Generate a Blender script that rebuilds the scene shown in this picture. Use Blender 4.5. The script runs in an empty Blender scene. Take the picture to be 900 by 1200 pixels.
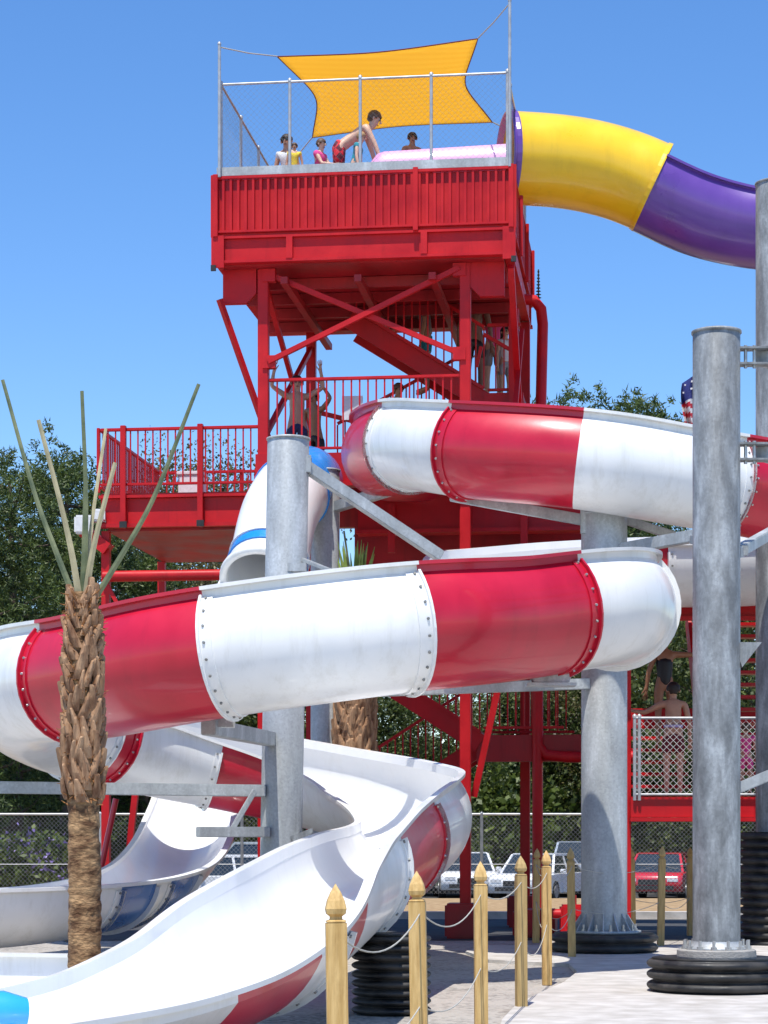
import bpy, bmesh, math, random
import numpy as np
from mathutils import Vector, Matrix
R = math.radians
random.seed(7)
S = bpy.context.scene
C = S.collection
F = 2600.0; EYE = 1.5
def P(px, py, d):                       # a measured photo point at distance d -> metres
    return Vector(((px-450)*d/F, d, EYE+(975-py)*d/F))
def V(*a): return Vector(a)

# ------------------------------------------------------------------ materials
def newmat(name):
    m = bpy.data.materials.new(name); m.use_nodes = True
    nt = m.node_tree; b = nt.nodes['Principled BSDF']
    return m, nt, b
def N(nt, t, **kw):
    n = nt.nodes.new(t)
    for k, v in kw.items(): setattr(n, k, v)
    return n
def noise_mat(name, c1, c2, scale=5, rough=.5, r2=None, metal=0, bump=0, bscale=40, coat=0, stretch=(1,1,1), detail=4, lo=.35, hi=.65, spec=.5):
    m, nt, b = newmat(name)
    tc = N(nt, 'ShaderNodeTexCoord'); mp = N(nt, 'ShaderNodeMapping')
    geo = N(nt, 'ShaderNodeNewGeometry')
    nt.links.new(geo.outputs['Position'], mp.inputs['Vector']); mp.inputs['Scale'].default_value = stretch
    no = N(nt, 'ShaderNodeTexNoise'); no.inputs['Scale'].default_value = scale; no.inputs['Detail'].default_value = detail
    nt.links.new(mp.outputs[0], no.inputs['Vector'])
    cr = N(nt, 'ShaderNodeValToRGB'); cr.color_ramp.elements[0].position = lo; cr.color_ramp.elements[1].position = hi
    cr.color_ramp.elements[0].color = (*c1, 1); cr.color_ramp.elements[1].color = (*c2, 1)
    nt.links.new(no.outputs['Fac'], cr.inputs[0]); nt.links.new(cr.outputs[0], b.inputs['Base Color'])
    b.inputs['Roughness'].default_value = rough; b.inputs['Metallic'].default_value = metal
    b.inputs['Specular IOR Level'].default_value = spec
    if r2 is not None:
        mr = N(nt, 'ShaderNodeMapRange'); mr.inputs['To Min'].default_value = rough; mr.inputs['To Max'].default_value = r2
        mr.inputs['From Min'].default_value = .3; mr.inputs['From Max'].default_value = .7
        nt.links.new(no.outputs['Fac'], mr.inputs['Value']); nt.links.new(mr.outputs[0], b.inputs['Roughness'])
    b.inputs['Coat Weight'].default_value = coat; b.inputs['Coat Roughness'].default_value = .08
    if bump:
        n2 = N(nt, 'ShaderNodeTexNoise'); n2.inputs['Scale'].default_value = bscale; n2.inputs['Detail'].default_value = 5
        nt.links.new(mp.outputs[0], n2.inputs['Vector'])
        bp = N(nt, 'ShaderNodeBump'); bp.inputs['Strength'].default_value = bump; bp.inputs['Distance'].default_value = .02
        nt.links.new(n2.outputs['Fac'], bp.inputs['Height']); nt.links.new(bp.outputs[0], b.inputs['Normal'])
    return m
def weather(m, dark=.80, sc=5, zs=.12, lo=.52, hi=.80, tint=(1,1,1)):
    """rain streaks and grime in the surface colour, hung vertically in world space"""
    nt = m.node_tree; b = nt.nodes['Principled BSDF']; src = b.inputs['Base Color'].links[0].from_socket
    geo = N(nt, 'ShaderNodeNewGeometry'); mp = N(nt, 'ShaderNodeMapping'); mp.inputs['Scale'].default_value = (1, 1, zs); nt.links.new(geo.outputs['Position'], mp.inputs[0])
    no = N(nt, 'ShaderNodeTexNoise'); no.inputs['Scale'].default_value = sc; no.inputs['Detail'].default_value = 8; no.inputs['Roughness'].default_value = .7; nt.links.new(mp.outputs[0], no.inputs[0])
    cr = N(nt, 'ShaderNodeValToRGB'); cr.color_ramp.elements[0].position = lo; cr.color_ramp.elements[1].position = hi
    cr.color_ramp.elements[0].color = (1, 1, 1, 1); cr.color_ramp.elements[1].color = (dark*tint[0], dark*tint[1], dark*tint[2], 1); nt.links.new(no.outputs['Fac'], cr.inputs[0])
    mx = N(nt, 'ShaderNodeMixRGB', blend_type='MULTIPLY'); mx.inputs[0].default_value = 1; nt.links.new(src, mx.inputs[1]); nt.links.new(cr.outputs[0], mx.inputs[2]); nt.links.new(mx.outputs[0], b.inputs['Base Color'])
M = {}
def gel(name, c, c2, rough=.28):
    return noise_mat(name, c, c2, scale=1.6, rough=rough, r2=rough+.15, bump=.09, bscale=3.2, coat=.35, detail=6)
M['white'] = gel('white_gelcoat', (.74,.75,.74), (.82,.82,.80))
M['crimson'] = gel('crimson_gelcoat', (.46,.003,.022), (.56,.007,.033), .3)
M['inner'] = gel('white_flume_inside', (.78,.79,.79), (.84,.84,.83), .35)
M['lip'] = gel('white_rim', (.72,.72,.69), (.80,.80,.77))
M['blue'] = gel('blue_gelcoat', (.015,.10,.34), (.02,.14,.42), .2)
M['brightblue'] = gel('bright_blue_gelcoat', (.01,.22,.68), (.015,.28,.76), .2)
M['sky_blue'] = gel('pale_blue_plastic', (.02,.32,.75), (.04,.38,.82), .2)
M['yellow'] = gel('yellow_gelcoat', (.86,.52,.008), (.90,.58,.015), .25)
M['purple'] = gel('purple_gelcoat', (.12,.05,.30), (.15,.065,.35), .25)
M['lilac'] = gel('lilac_gelcoat', (.56,.27,.52), (.63,.32,.58), .35)
M['red'] = noise_mat('red_paint', (.42,.002,.006), (.54,.005,.010), scale=2.5, rough=.38, r2=.58, bump=.06, bscale=14, detail=8, spec=.35)
M['red_dirty_shade'] = noise_mat('weathered_shaded_red_paint', (.24,.003,.006), (.42,.005,.010), scale=1.4, rough=.4, r2=.65, bump=.1, bscale=10, detail=9)  # grimy red, base colour also darkened to paint in shade under the decks
M['blackpaint'] = noise_mat('black_end_cap', (.012,.012,.012), (.02,.02,.02), rough=.5)
M['bolt'] = noise_mat('zinc_bolt', (.42,.42,.41), (.52,.52,.50), rough=.35, metal=.7)
M['boltdark'] = noise_mat('dull_bolt', (.20,.20,.19), (.30,.30,.28), rough=.5, metal=.5)
def galv(name, a, b_, sc=1.0, zs=.28, lo=.30, hi=.72):
    m, nt, b = newmat(name)
    geo = N(nt, 'ShaderNodeNewGeometry'); mp = N(nt, 'ShaderNodeMapping'); mp.inputs['Scale'].default_value = (1,1,zs)
    nt.links.new(geo.outputs['Position'], mp.inputs[0])
    n1 = N(nt, 'ShaderNodeTexNoise'); n1.inputs['Scale'].default_value = 3.2*sc; n1.inputs['Detail'].default_value = 9; n1.inputs['Roughness'].default_value = .65; n1.inputs['Distortion'].default_value = .25
    n2 = N(nt, 'ShaderNodeTexVoronoi'); n2.inputs['Scale'].default_value = 42
    nt.links.new(mp.outputs[0], n1.inputs[0]); nt.links.new(geo.outputs['Position'], n2.inputs[0])
    cr = N(nt, 'ShaderNodeValToRGB'); e = cr.color_ramp.elements
    e[0].position = lo; e[0].color = (*a, 1); e[1].position = hi; e[1].color = (*b_, 1)
    k = cr.color_ramp.elements.new(.53); k.color = (*[x*.6+y*.4 for x, y in zip(a, b_)], 1)
    nt.links.new(n1.outputs['Fac'], cr.inputs[0])
    mx = N(nt, 'ShaderNodeMixRGB', blend_type='MULTIPLY'); mx.inputs[0].default_value = .22
    nt.links.new(cr.outputs[0], mx.inputs[1]); nt.links.new(n2.outputs['Color'], mx.inputs[2])
    bw = N(nt, 'ShaderNodeRGBToBW'); nt.links.new(mx.outputs[0], bw.inputs[0])
    tint = N(nt, 'ShaderNodeMixRGB', blend_type='MULTIPLY'); tint.inputs[0].default_value = 1; tint.inputs[2].default_value = (.94, .99, 1, 1)
    nt.links.new(bw.outputs[0], tint.inputs[1]); nt.links.new(tint.outputs[0], b.inputs['Base Color'])
    mr = N(nt, 'ShaderNodeMapRange'); mr.inputs['To Min'].default_value = .62; mr.inputs['To Max'].default_value = .42
    nt.links.new(n1.outputs['Fac'], mr.inputs['Value']); nt.links.new(mr.outputs[0], b.inputs['Roughness'])
    b.inputs['Metallic'].default_value = .22
    return m
M['galv'] = galv('galvanised_steel', (.36,.37,.38), (.62,.64,.65), 1.0, .28, .34, .68)
M['galv_dull'] = galv('dull_galvanised_steel', (.17,.175,.18), (.45,.46,.47), 1.9, .30, .38, .68)
M['rail'] = noise_mat('galvanised_rail', (.36,.37,.38), (.48,.49,.5), scale=9, rough=.45, metal=.4)
M['wire'] = noise_mat('fence_wire', (.16,.165,.165), (.24,.245,.245), rough=.5, metal=.3)
M['wire_light'] = noise_mat('shiny_fence_wire', (.55,.55,.53), (.68,.68,.66), rough=.45, metal=.2)
M['rubber'] = noise_mat('black_corrugated_plastic', (.010,.010,.010), (.075,.068,.060), scale=5, rough=.4, r2=.8, bump=.1, detail=9, lo=.42, hi=.8)
M['concrete'] = noise_mat('concrete', (.42,.39,.35), (.55,.52,.48), scale=4, rough=.85, bump=.25, bscale=60, detail=9)
M['plinth'] = noise_mat('grout', (.26,.25,.23), (.36,.34,.31), scale=9, rough=.9, bump=.4, bscale=60)
M['wood'] = noise_mat('treated_pine', (.50,.31,.10), (.66,.44,.17), scale=14, rough=.65, bump=.25, bscale=30, stretch=(4,4,.35), detail=6)
M['wood_dark'] = noise_mat('weathered_pine', (.36,.24,.09), (.48,.33,.13), scale=14, rough=.7, bump=.25, bscale=30, stretch=(4,4,.35), detail=6)
for k_ in ('white', 'lip'): weather(M[k_], .80, 6, .10, .50, .82, (1, .98, .93))
for k_ in ('crimson', 'yellow', 'purple'): weather(M[k_], .84, 5, .12)
weather(M['wood'], .72, 16, .25, .5, .75, (1, .92, .8)); weather(M['concrete'], .82, 1.3, 1, .45, .7, (1, .98, .95)); weather(M['galv'], .78, 7, .08, .55, .8, (1, .98, .94)); weather(M['inner'], .93, 4, .2, tint=(1, .99, .96)); weather(M['red'], .70, 9, .10, .55, .8, (1, .8, .8)); weather(M['red_dirty_shade'], .6, 7, .15, .5, .8, (1, .9, .8))
M['rope'] = noise_mat('pale_rope', (.36,.34,.29), (.48,.46,.40), scale=80, rough=.9)
M['bark'] = noise_mat('palm_boot', (.17,.080,.038), (.48,.29,.16), scale=5, rough=.85, bump=.5, bscale=26, stretch=(3,3,.6), detail=8)
M['fibre'] = noise_mat('palm_fibre', (.16,.065,.02), (.44,.20,.07), scale=9, rough=.95, bump=.9, bscale=30, stretch=(1,1,2.5), detail=8)
M['trunk_low'] = noise_mat('palm_trunk', (.11,.052,.022), (.46,.28,.135), scale=7, rough=.95, bump=1, bscale=22, stretch=(1,1,1.9), detail=10, lo=.38, hi=.66)
M['frond'] = noise_mat('palm_stalk', (.07,.095,.045), (.17,.19,.09), scale=6, rough=.5, bump=.1)
M['frond_tan'] = noise_mat('dry_palm_stalk', (.34,.30,.17), (.50,.44,.26), scale=6, rough=.6)
M['frond_green'] = noise_mat('fresh_palm_frond', (.16,.24,.04), (.30,.40,.09), scale=6, rough=.5)
def leafmat(name, a, b_, tr=.25):
    m, nt, b = newmat(name)
    oi = N(nt, 'ShaderNodeNewGeometry')
    n1 = N(nt, 'ShaderNodeTexNoise'); n1.inputs['Scale'].default_value = .9; n1.inputs['Detail'].default_value = 5
    nt.links.new(oi.outputs['Position'], n1.inputs[0])
    ad = N(nt, 'ShaderNodeMath', operation='ADD'); ml = N(nt, 'ShaderNodeMath', operation='MULTIPLY_ADD')
    ml.inputs[1].default_value = .5; ml.inputs[2].default_value = -.25
    nt.links.new(oi.outputs['Random Per Island'], ml.inputs[0]); nt.links.new(ml.outputs[0], ad.inputs[0]); nt.links.new(n1.outputs['Fac'], ad.inputs[1])
    cr = N(nt, 'ShaderNodeValToRGB'); cr.color_ramp.elements[0].position = .25; cr.color_ramp.elements[1].position = .78
    cr.color_ramp.elements[0].color = (*a, 1); cr.color_ramp.elements[1].color = (*b_, 1)
    nt.links.new(ad.outputs[0], cr.inputs[0]); nt.links.new(cr.outputs[0], b.inputs['Base Color'])
    b.inputs['Roughness'].default_value = .55
    t = N(nt, 'ShaderNodeBsdfTranslucent'); nt.links.new(cr.outputs[0], t.inputs[0])
    mx = N(nt, 'ShaderNodeMixShader'); mx.inputs[0].default_value = tr
    out = nt.nodes['Material Output']
    nt.links.new(b.outputs[0], mx.inputs[1]); nt.links.new(t.outputs[0], mx.inputs[2]); nt.links.new(mx.outputs[0], out.inputs[0])
    return m
M['needles'] = leafmat('pine_needles', (.022,.046,.010), (.12,.165,.032))
M['leaves'] = leafmat('leaves', (.030,.060,.010), (.15,.20,.035), .35)
M['leaves_dark'] = leafmat('dark_leaves', (.026,.048,.010), (.12,.15,.03), .3)
M['oakleaf'] = leafmat('olive_leaves', (.05,.05,.02), (.20,.17,.06), .3)
M['blossom'] = leafmat('violet_blossom', (.12,.08,.30), (.34,.26,.55), .2)
M['treebark'] = noise_mat('pine_bark', (.05,.035,.025), (.13,.095,.07), scale=5, rough=.95, bump=.6, bscale=14)
M['sail'] = None
M['ground'] = None

def island_free_sail():
    m, nt, b = newmat('amber_shade_cloth')
    geo = N(nt, 'ShaderNodeNewGeometry')
    w = N(nt, 'ShaderNodeTexWave'); w.inputs['Scale'].default_value = 2.2; w.inputs['Distortion'].default_value = .6; w.bands_direction = 'Y'
    nt.links.new(geo.outputs['Position'], w.inputs[0])
    cr = N(nt, 'ShaderNodeValToRGB'); cr.color_ramp.elements[0].color = (.90,.64,.14,1); cr.color_ramp.elements[1].color = (.92,.67,.16,1)
    nt.links.new(w.outputs['Fac'], cr.inputs[0]); nt.links.new(cr.outputs[0], b.inputs['Base Color'])
    b.inputs['Roughness'].default_value = .9
    t = N(nt, 'ShaderNodeBsdfTranslucent'); nt.links.new(cr.outputs[0], t.inputs[0])
    mx = N(nt, 'ShaderNodeMixShader'); mx.inputs[0].default_value = .7
    nt.links.new(b.outputs[0], mx.inputs[1]); nt.links.new(t.outputs[0], mx.inputs[2]); nt.links.new(mx.outputs[0], nt.nodes['Material Output'].inputs[0])
    return m
M['sail'] = island_free_sail()
def gravelmat():
    m, nt, b = newmat('pea_gravel')
    geo = N(nt, 'ShaderNodeNewGeometry')
    v = N(nt, 'ShaderNodeTexVoronoi'); v.inputs['Scale'].default_value = 24
    n1 = N(nt, 'ShaderNodeTexNoise'); n1.inputs['Scale'].default_value = 1.1; n1.inputs['Detail'].default_value = 6
    nt.links.new(geo.outputs['Position'], v.inputs[0]); nt.links.new(geo.outputs['Position'], n1.inputs[0])
    bw = N(nt, 'ShaderNodeRGBToBW'); nt.links.new(v.outputs['Color'], bw.inputs[0])
    v2 = N(nt, 'ShaderNodeTexNoise'); v2.inputs['Scale'].default_value = 13; v2.inputs['Detail'].default_value = 8; v2.inputs['Roughness'].default_value = .8; nt.links.new(geo.outputs['Position'], v2.inputs[0]); av = N(nt, 'ShaderNodeMath', operation='MULTIPLY_ADD'); av.inputs[1].default_value = 1.6; av.inputs[2].default_value = -.55; nt.links.new(v2.outputs['Fac'], av.inputs[0]); aw = N(nt, 'ShaderNodeMath', operation='ADD'); nt.links.new(bw.outputs[0], aw.inputs[0]); nt.links.new(av.outputs[0], aw.inputs[1]); ad = N(nt, 'ShaderNodeMath', operation='MULTIPLY_ADD'); ad.inputs[1].default_value = .6; nt.links.new(aw.outputs[0], ad.inputs[0]); nt.links.new(n1.outputs['Fac'], ad.inputs[2])
    cr = N(nt, 'ShaderNodeValToRGB'); cr.color_ramp.elements[0].position = .4; cr.color_ramp.elements[1].position = 1.1
    cr.color_ramp.elements[0].color = (.09,.08,.07,1); cr.color_ramp.elements[1].color = (.40,.365,.32,1)
    nt.links.new(ad.outputs[0], cr.inputs[0]); nt.links.new(cr.outputs[0], b.inputs['Base Color'])
    b.inputs['Roughness'].default_value = .9
    bp = N(nt, 'ShaderNodeBump'); bp.inputs['Strength'].default_value = .8; bp.inputs['Distance'].default_value = .02; bp.invert = True
    nt.links.new(v.outputs['Distance'], bp.inputs['Height']); nt.links.new(bp.outputs[0], b.inputs['Normal'])
    return m
M['ground'] = gravelmat()
M['asphalt'] = noise_mat('asphalt', (.040,.040,.042), (.065,.064,.062), scale=3, rough=.9, bump=.3, bscale=80)
M['mulch'] = noise_mat('straw_mulch', (.26,.16,.07), (.42,.29,.15), scale=6, rough=.95, bump=.6, bscale=30)
M['grass'] = noise_mat('dry_grass', (.08,.09,.03), (.16,.15,.06), scale=2, rough=.95, bump=.5, bscale=30)
def plain(name, c, rough=.6, metal=0, var=.88):
    return noise_mat(name, tuple(x*var for x in c), c, scale=12, rough=rough, metal=metal, bump=.08, bscale=25)
M['skin'] = plain('skin', (.50,.27,.17), .5); M['skin_pale'] = plain('fair_skin', (.66,.42,.31), .5); M['skin_tan'] = plain('tanned_skin', (.36,.17,.09), .5); M['skin_dark'] = plain('brown_skin', (.20,.10,.06), .5)
M['hair_dark'] = plain('dark_hair', (.022,.014,.010), .6); M['hair_brown'] = plain('brown_hair', (.10,.055,.03), .6); M['hair_fair'] = plain('fair_hair', (.36,.22,.10), .6)
M['c_black'] = plain('black_swimwear', (.012,.012,.014), .5); M['c_pink'] = plain('hot_pink_cloth', (.80,.07,.30), .8); M['c_teal'] = plain('teal_cloth', (.02,.28,.36), .8)
M['c_yellow'] = plain('yellow_cloth', (.80,.62,.05), .8); M['c_white'] = plain('white_cloth', (.70,.70,.70), .8); M['c_navy'] = plain('navy_cloth', (.02,.03,.10), .8); M['c_grey'] = plain('grey_cloth', (.30,.30,.31), .8)
M['c_lilac'] = plain('lilac_waistband', (.42,.36,.60), .8); M['c_darkred'] = plain('dark_red_cloth', (.16,.02,.03), .8)
def checks():
    m, nt, b = newmat('red_checked_cloth')
    geo = N(nt, 'ShaderNodeNewGeometry'); mp = N(nt, 'ShaderNodeMapping'); mp.inputs['Rotation'].default_value = (0, R(45), 0)
    ck = N(nt, 'ShaderNodeTexChecker'); ck.inputs['Scale'].default_value = 11; ck.inputs[1].default_value = (.62,.015,.03,1); ck.inputs[2].default_value = (.10,.004,.02,1)
    nt.links.new(geo.outputs['Position'], mp.inputs[0]); nt.links.new(mp.outputs[0], ck.inputs[0]); nt.links.new(ck.outputs[0], b.inputs['Base Color']); b.inputs['Roughness'].default_value = .8
    return m
M['c_check'] = checks()
M['glass'] = noise_mat('car_glass', (.02,.03,.035), (.03,.04,.05), rough=.08, coat=.6)
M['tyre'] = plain('tyre', (.015,.015,.015), .8); M['rim'] = plain('alloy_rim', (.5,.5,.5), .35, .7)
M['car_white'] = noise_mat('white_car_paint', (.74,.74,.74), (.8,.8,.8), rough=.25, coat=.8); M['car_red'] = noise_mat('red_car_paint', (.50,.015,.03), (.56,.02,.035), rough=.25, coat=.8)
M['car_silver'] = noise_mat('silver_car_paint', (.42,.47,.52), (.48,.53,.58), rough=.25, metal=.4, coat=.8); M['car_blue'] = noise_mat('blue_car_paint', (.05,.05,.28), (.07,.07,.34), rough=.25, coat=.8); M['car_dark'] = noise_mat('dark_car_paint', (.02,.022,.025), (.03,.03,.035), rough=.25, coat=.8)
M['lamp'] = plain('headlamp', (.7,.7,.7), .1)
M['fl_red'] = plain('flag_red', (.55,.02,.04), .8); M['fl_white'] = plain('flag_white', (.75,.75,.75), .8); M['fl_blue'] = plain('flag_blue', (.03,.04,.20), .8)

# ------------------------------------------------------------------ mesh helpers
class MB:
    def __init__(s): s.v = []; s.f = []; s.m = []; s.sm = []
    def add(s, verts, faces, mi=0, smooth=False):
        o = len(s.v); s.v.extend([tuple(x) for x in verts])
        for f in faces: s.f.append(tuple(i+o for i in f)); s.m.append(mi); s.sm.append(smooth)
    def box(s, c, size, rot=None, mi=0, bev=0.0):
        x, y, z = [k/2 for k in size]; c = Vector(c)
        if bev:
            vs = []; b = bev
            pts = []
            for sz in (-1, 1):
                for sy in (-1, 1):
                    for sx in (-1, 1):
                        pts.append((sx, sy, sz))
            bm = bmesh.new(); bmesh.ops.create_cube(bm, size=1)
            for v in bm.verts: v.co = Vector((v.co.x*size[0], v.co.y*size[1], v.co.z*size[2]))
            bmesh.ops.bevel(bm, geom=bm.edges[:], offset=b, segments=2, affect='EDGES')
            bm.verts.index_update()
            vs = [(rot @ v.co if rot else v.co)+c for v in bm.verts]; fs = [tuple(v.index for v in f.verts) for f in bm.faces]
            bm.free(); s.add(vs, fs, mi); return
        vs = [Vector((sx*x, sy*y, sz*z)) for sz in (-1, 1) for sy in (-1, 1) for sx in (-1, 1)]
        vs = [(rot @ v if rot else v)+c for v in vs]
        s.add(vs, [(0,2,3,1),(4,5,7,6),(0,1,5,4),(2,6,7,3),(0,4,6,2),(1,3,7,5)], mi)
    def bar(s, a, b, w, h, mi=0, up=None, bev=0):
        a = Vector(a); b = Vector(b); d = b-a; L = d.length
        if L < 1e-6: return
        z = d.normalized(); up = up or (Vector((0,0,1)) if abs(z.z) < .95 else Vector((0,1,0)))
        x = z.cross(up).normalized(); y = x.cross(z)
        rot = Matrix((x, y, z)).transposed()
        s.box((a+b)/2, (w, h, L), rot, mi, bev)
    def tube(s, pts, r, n=10, mi=0, caps=True, smooth=True):
        pts = [Vector(p) for p in pts]; rs = r if isinstance(r, (list, tuple)) else [r]*len(pts)
        vs = []; prev = None
        for i, p in enumerate(pts):
            t = (pts[min(i+1, len(pts)-1)]-pts[max(i-1, 0)]).normalized()
            if prev is None:
                u = t.cross(Vector((0,0,1)) if abs(t.z) < .9 else Vector((0,1,0))).normalized()
            else:
                u = (prev - t*prev.dot(t)).normalized()
            w = t.cross(u); prev = u
            for k in range(n):
                a = 2*math.pi*k/n; vs.append(p+(u*math.cos(a)+w*math.sin(a))*rs[i])
        fs = []
        for i in range(len(pts)-1):
            for k in range(n):
                fs.append((i*n+k, i*n+(k+1)%n, (i+1)*n+(k+1)%n, (i+1)*n+k))
        s.add(vs, fs, mi, smooth)
        if caps: s.add(vs[:n], [tuple(range(n))[::-1]], mi); s.add(vs[-n:], [tuple(range(n))], mi)
    def lathe(s, c, prof, n=32, mi=0, smooth=True, close=False):
        c = Vector(c); vs = []
        for r, z in prof:
            for k in range(n):
                a = 2*math.pi*k/n; vs.append(c+Vector((r*math.cos(a), r*math.sin(a), z)))
        fs = [(i*n+k, i*n+(k+1)%n, (i+1)*n+(k+1)%n, (i+1)*n+k) for i in range(len(prof)-1) for k in range(n)]
        s.add(vs, fs, mi, smooth)
        if close:
            s.add(vs[:n], [tuple(range(n))[::-1]], mi); s.add(vs[-n:], [tuple(range(n))], mi)
    def grid(s, rows, mi=0, smooth=True, closed=False):
        n = len(rows[0]); vs = [p for r in rows for p in r]; fs = []
        for i in range(len(rows)-1):
            for k in range(n if closed else n-1):
                fs.append((i*n+k, i*n+(k+1)%n, (i+1)*n+(k+1)%n, (i+1)*n+k))
        s.add(vs, fs, mi, smooth)
    def poly(s, pts, mi=0): s.add(pts, [tuple(range(len(pts)))], mi)
    def prism(s, pts, ext, mi=0):
        pts = [Vector(p) for p in pts]; ext = Vector(ext); n = len(pts)
        s.add(pts+[p+ext for p in pts], [tuple(range(n))[::-1], tuple(range(n, 2*n))]+[(i, (i+1)%n, n+(i+1)%n, n+i) for i in range(n)], mi)
def wloc(o):
    v = Vector((0,0,0))
    while o: v += o.location; o = o.parent
    return v
def build(name, mb, mats, parent=None, origin=None, tags=None):
    if not isinstance(mats, (list, tuple)): mats = [mats]
    base = wloc(parent) if parent else Vector((0,0,0))
    o_ = Vector(origin) if origin is not None else base
    me = bpy.data.meshes.new(name)
    me.from_pydata([(x-o_.x, y-o_.y, z-o_.z) for x, y, z in mb.v], [], mb.f)
    for m in mats: me.materials.append(m)
    me.polygons.foreach_set('material_index', mb.m); me.polygons.foreach_set('use_smooth', mb.sm)
    me.update()
    o = bpy.data.objects.new(name, me); C.objects.link(o)
    if parent: o.parent = parent; o.location = o_-base
    else: o.location = o_
    if tags: tag(o, *tags)
    return o
def tag(o, label=None, cat=None, group=None, kind=None):
    if label: o['label'] = label
    if cat: o['category'] = cat
    if group: o['group'] = group
    if kind: o['kind'] = kind
def empty(name, loc, label, cat, group=None):
    o = bpy.data.objects.new(name, None); C.objects.link(o); o.location = Vector(loc); o.empty_display_size = .3
    tag(o, label, cat, group); return o
def copy_tree(o, parent=None):
    c = o.copy(); C.objects.link(c); c.parent = parent
    for ch in list(o.children): copy_tree(ch, c)
    return c

# ------------------------------------------------------------------ setting: ground
def sheet(name, pts, z, mat, n=1):
    mb = MB(); mb.poly([(x, y, z) for x, y in pts]); o = build(name, mb, mat); tag(o, kind='structure'); return o
mb = MB()                                # one ground sheet, dropping a little beyond the fence
ys = [-30, 8, 20, 40, 50, 53, 62, 90, 160, 900]; zs = [0, 0, 0, 0, 0, -.1, -.55, -.6, -.8, -3]
mb.grid([[(x, y, z) for x in (-500, -60, -20, 0, 20, 60, 500)] for y, z in zip(ys, zs)])
g = build('ground', mb, M['ground']); tag(g, kind='structure')
mb = MB()
mb.grid([[(x, y, z) for x in (-60, 60)] for y, z in zip([38.6, 50, 53, 56], [.006, .006, -.094, -.24])])
o = build('verge', mb, M['mulch']); tag(o, kind='structure')
mb = MB()
mb.grid([[(x, y, z) for x in (-80, 80)] for y, z in zip([56, 62, 86], [-.24, -.545, -.594])])
o = build('parking_lot', mb, M['asphalt']); tag(o, kind='structure')
mb = MB(); mb.grid([[(x, y, z) for x in (-200, 200)] for y, z in zip([86, 90, 160, 400], [-.58, -.58, -.78, -1.6])])
o = build('lawn', mb, M['grass']); tag(o, kind='structure')
# concrete path with a rounded front-left corner, and the slab under the tower
mb = MB()
cp = [(5.2, 10), (.55, 12.5), (.92, 17.3), (1.12, 18.8), (1.42, 20.2), (1.75, 21.6), (2.02, 23.2), (2.05, 24.6), (1.2, 25.4), (1.0, 27.2), (1.3, 28.6), (9, 28.6), (9, 10)]
mb.prism([(x, y, -.1) for x, y in cp], (0, 0, .14)); o = build('concrete_path', mb, M['concrete']); tag(o, kind='structure')
sheet('tower_slab', [(-6, 30.6), (12, 30.6), (12, 38), (-6, 38)], .006, M['asphalt'])
mb = MB(); mb.box((1.5, 38.2, .06), (16, .3, .14)); o = build('kerb', mb, M['concrete']); tag(o, kind='structure')

# ------------------------------------------------------------------ splines and flumes
def catmull(pts, per=14):
    pts = [Vector(p) for p in pts]; out = []
    n = len(pts)
    for i in range(n-1):
        p0 = pts[i-1] if i > 0 else pts[0]*2-pts[1]; p1 = pts[i]; p2 = pts[i+1]; p3 = pts[i+2] if i+2 < n else pts[-1]*2-pts[-2]
        # centripetal
        def tj(ti, a, b): return ti+max(1e-4, (b-a).length)**.5
        t0 = 0; t1 = tj(t0, p0, p1); t2 = tj(t1, p1, p2); t3 = tj(t2, p2, p3)
        for k in range(per):
            t = t1+(t2-t1)*k/per
            A1 = p0*((t1-t)/(t1-t0))+p1*((t-t0)/(t1-t0)); A2 = p1*((t2-t)/(t2-t1))+p2*((t-t1)/(t2-t1)); A3 = p2*((t3-t)/(t3-t2))+p3*((t-t2)/(t3-t2))
            B1 = A1*((t2-t)/(t2-t0))+A2*((t-t0)/(t2-t0)); B2 = A2*((t3-t)/(t3-t1))+A3*((t-t1)/(t3-t1))
            out.append(B1*((t2-t)/(t2-t1))+B2*((t-t1)/(t2-t1)))
    out.append(pts[-1]); return out
def resample(pts5, step=.10):            # rows of [x y z a b c]
    A = np.array(pts5, float); d = np.r_[0, np.cumsum(np.linalg.norm(np.diff(A[:, :3], axis=0), axis=1))]
    n = int(d[-1]/step)+1; s = np.linspace(0, d[-1], n)
    return s, np.stack([np.interp(s, d, A[:, k]) for k in range(A.shape[1])], 1)
def path(ctrl):                          # ctrl: (x, y, zbottom, thL, thR, r)
    c3 = catmull([c[:3] for c in ctrl]); per = 14
    ex = []
    for i in range(len(ctrl)-1):
        for k in range(per):
            t = k/per; ex.append([ctrl[i][j]*(1-t)+ctrl[i+1][j]*t for j in (3, 4, 5)])
    ex.append(list(ctrl[-1][3:6]))
    s, A = resample([list(p)+e for p, e in zip(c3, ex)])
    for _ in range(12):                   # smooth the section parameters and the line a little
        A[1:-1] = .25*A[:-2]+.5*A[1:-1]+.25*A[2:]
    return s, A
def frames(A):
    P3 = A[:, :3]; T = np.gradient(P3, axis=0); T /= np.linalg.norm(T, axis=1)[:, None]
    Sd = np.cross(T, [0, 0, 1.]); Sd /= np.linalg.norm(Sd, axis=1)[:, None]
    U = np.cross(Sd, T); return P3, T, Sd, U
def section_pts(p, sd, u, th0, th1, r, off, n=22):
    out = []
    for k in range(n+1):
        th = R(-th0+(th0+th1)*k/n); out.append(Vector(p+u*r+sd*math.sin(th)*(r+off)-u*math.cos(th)*(r+off)))
    return out
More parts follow.
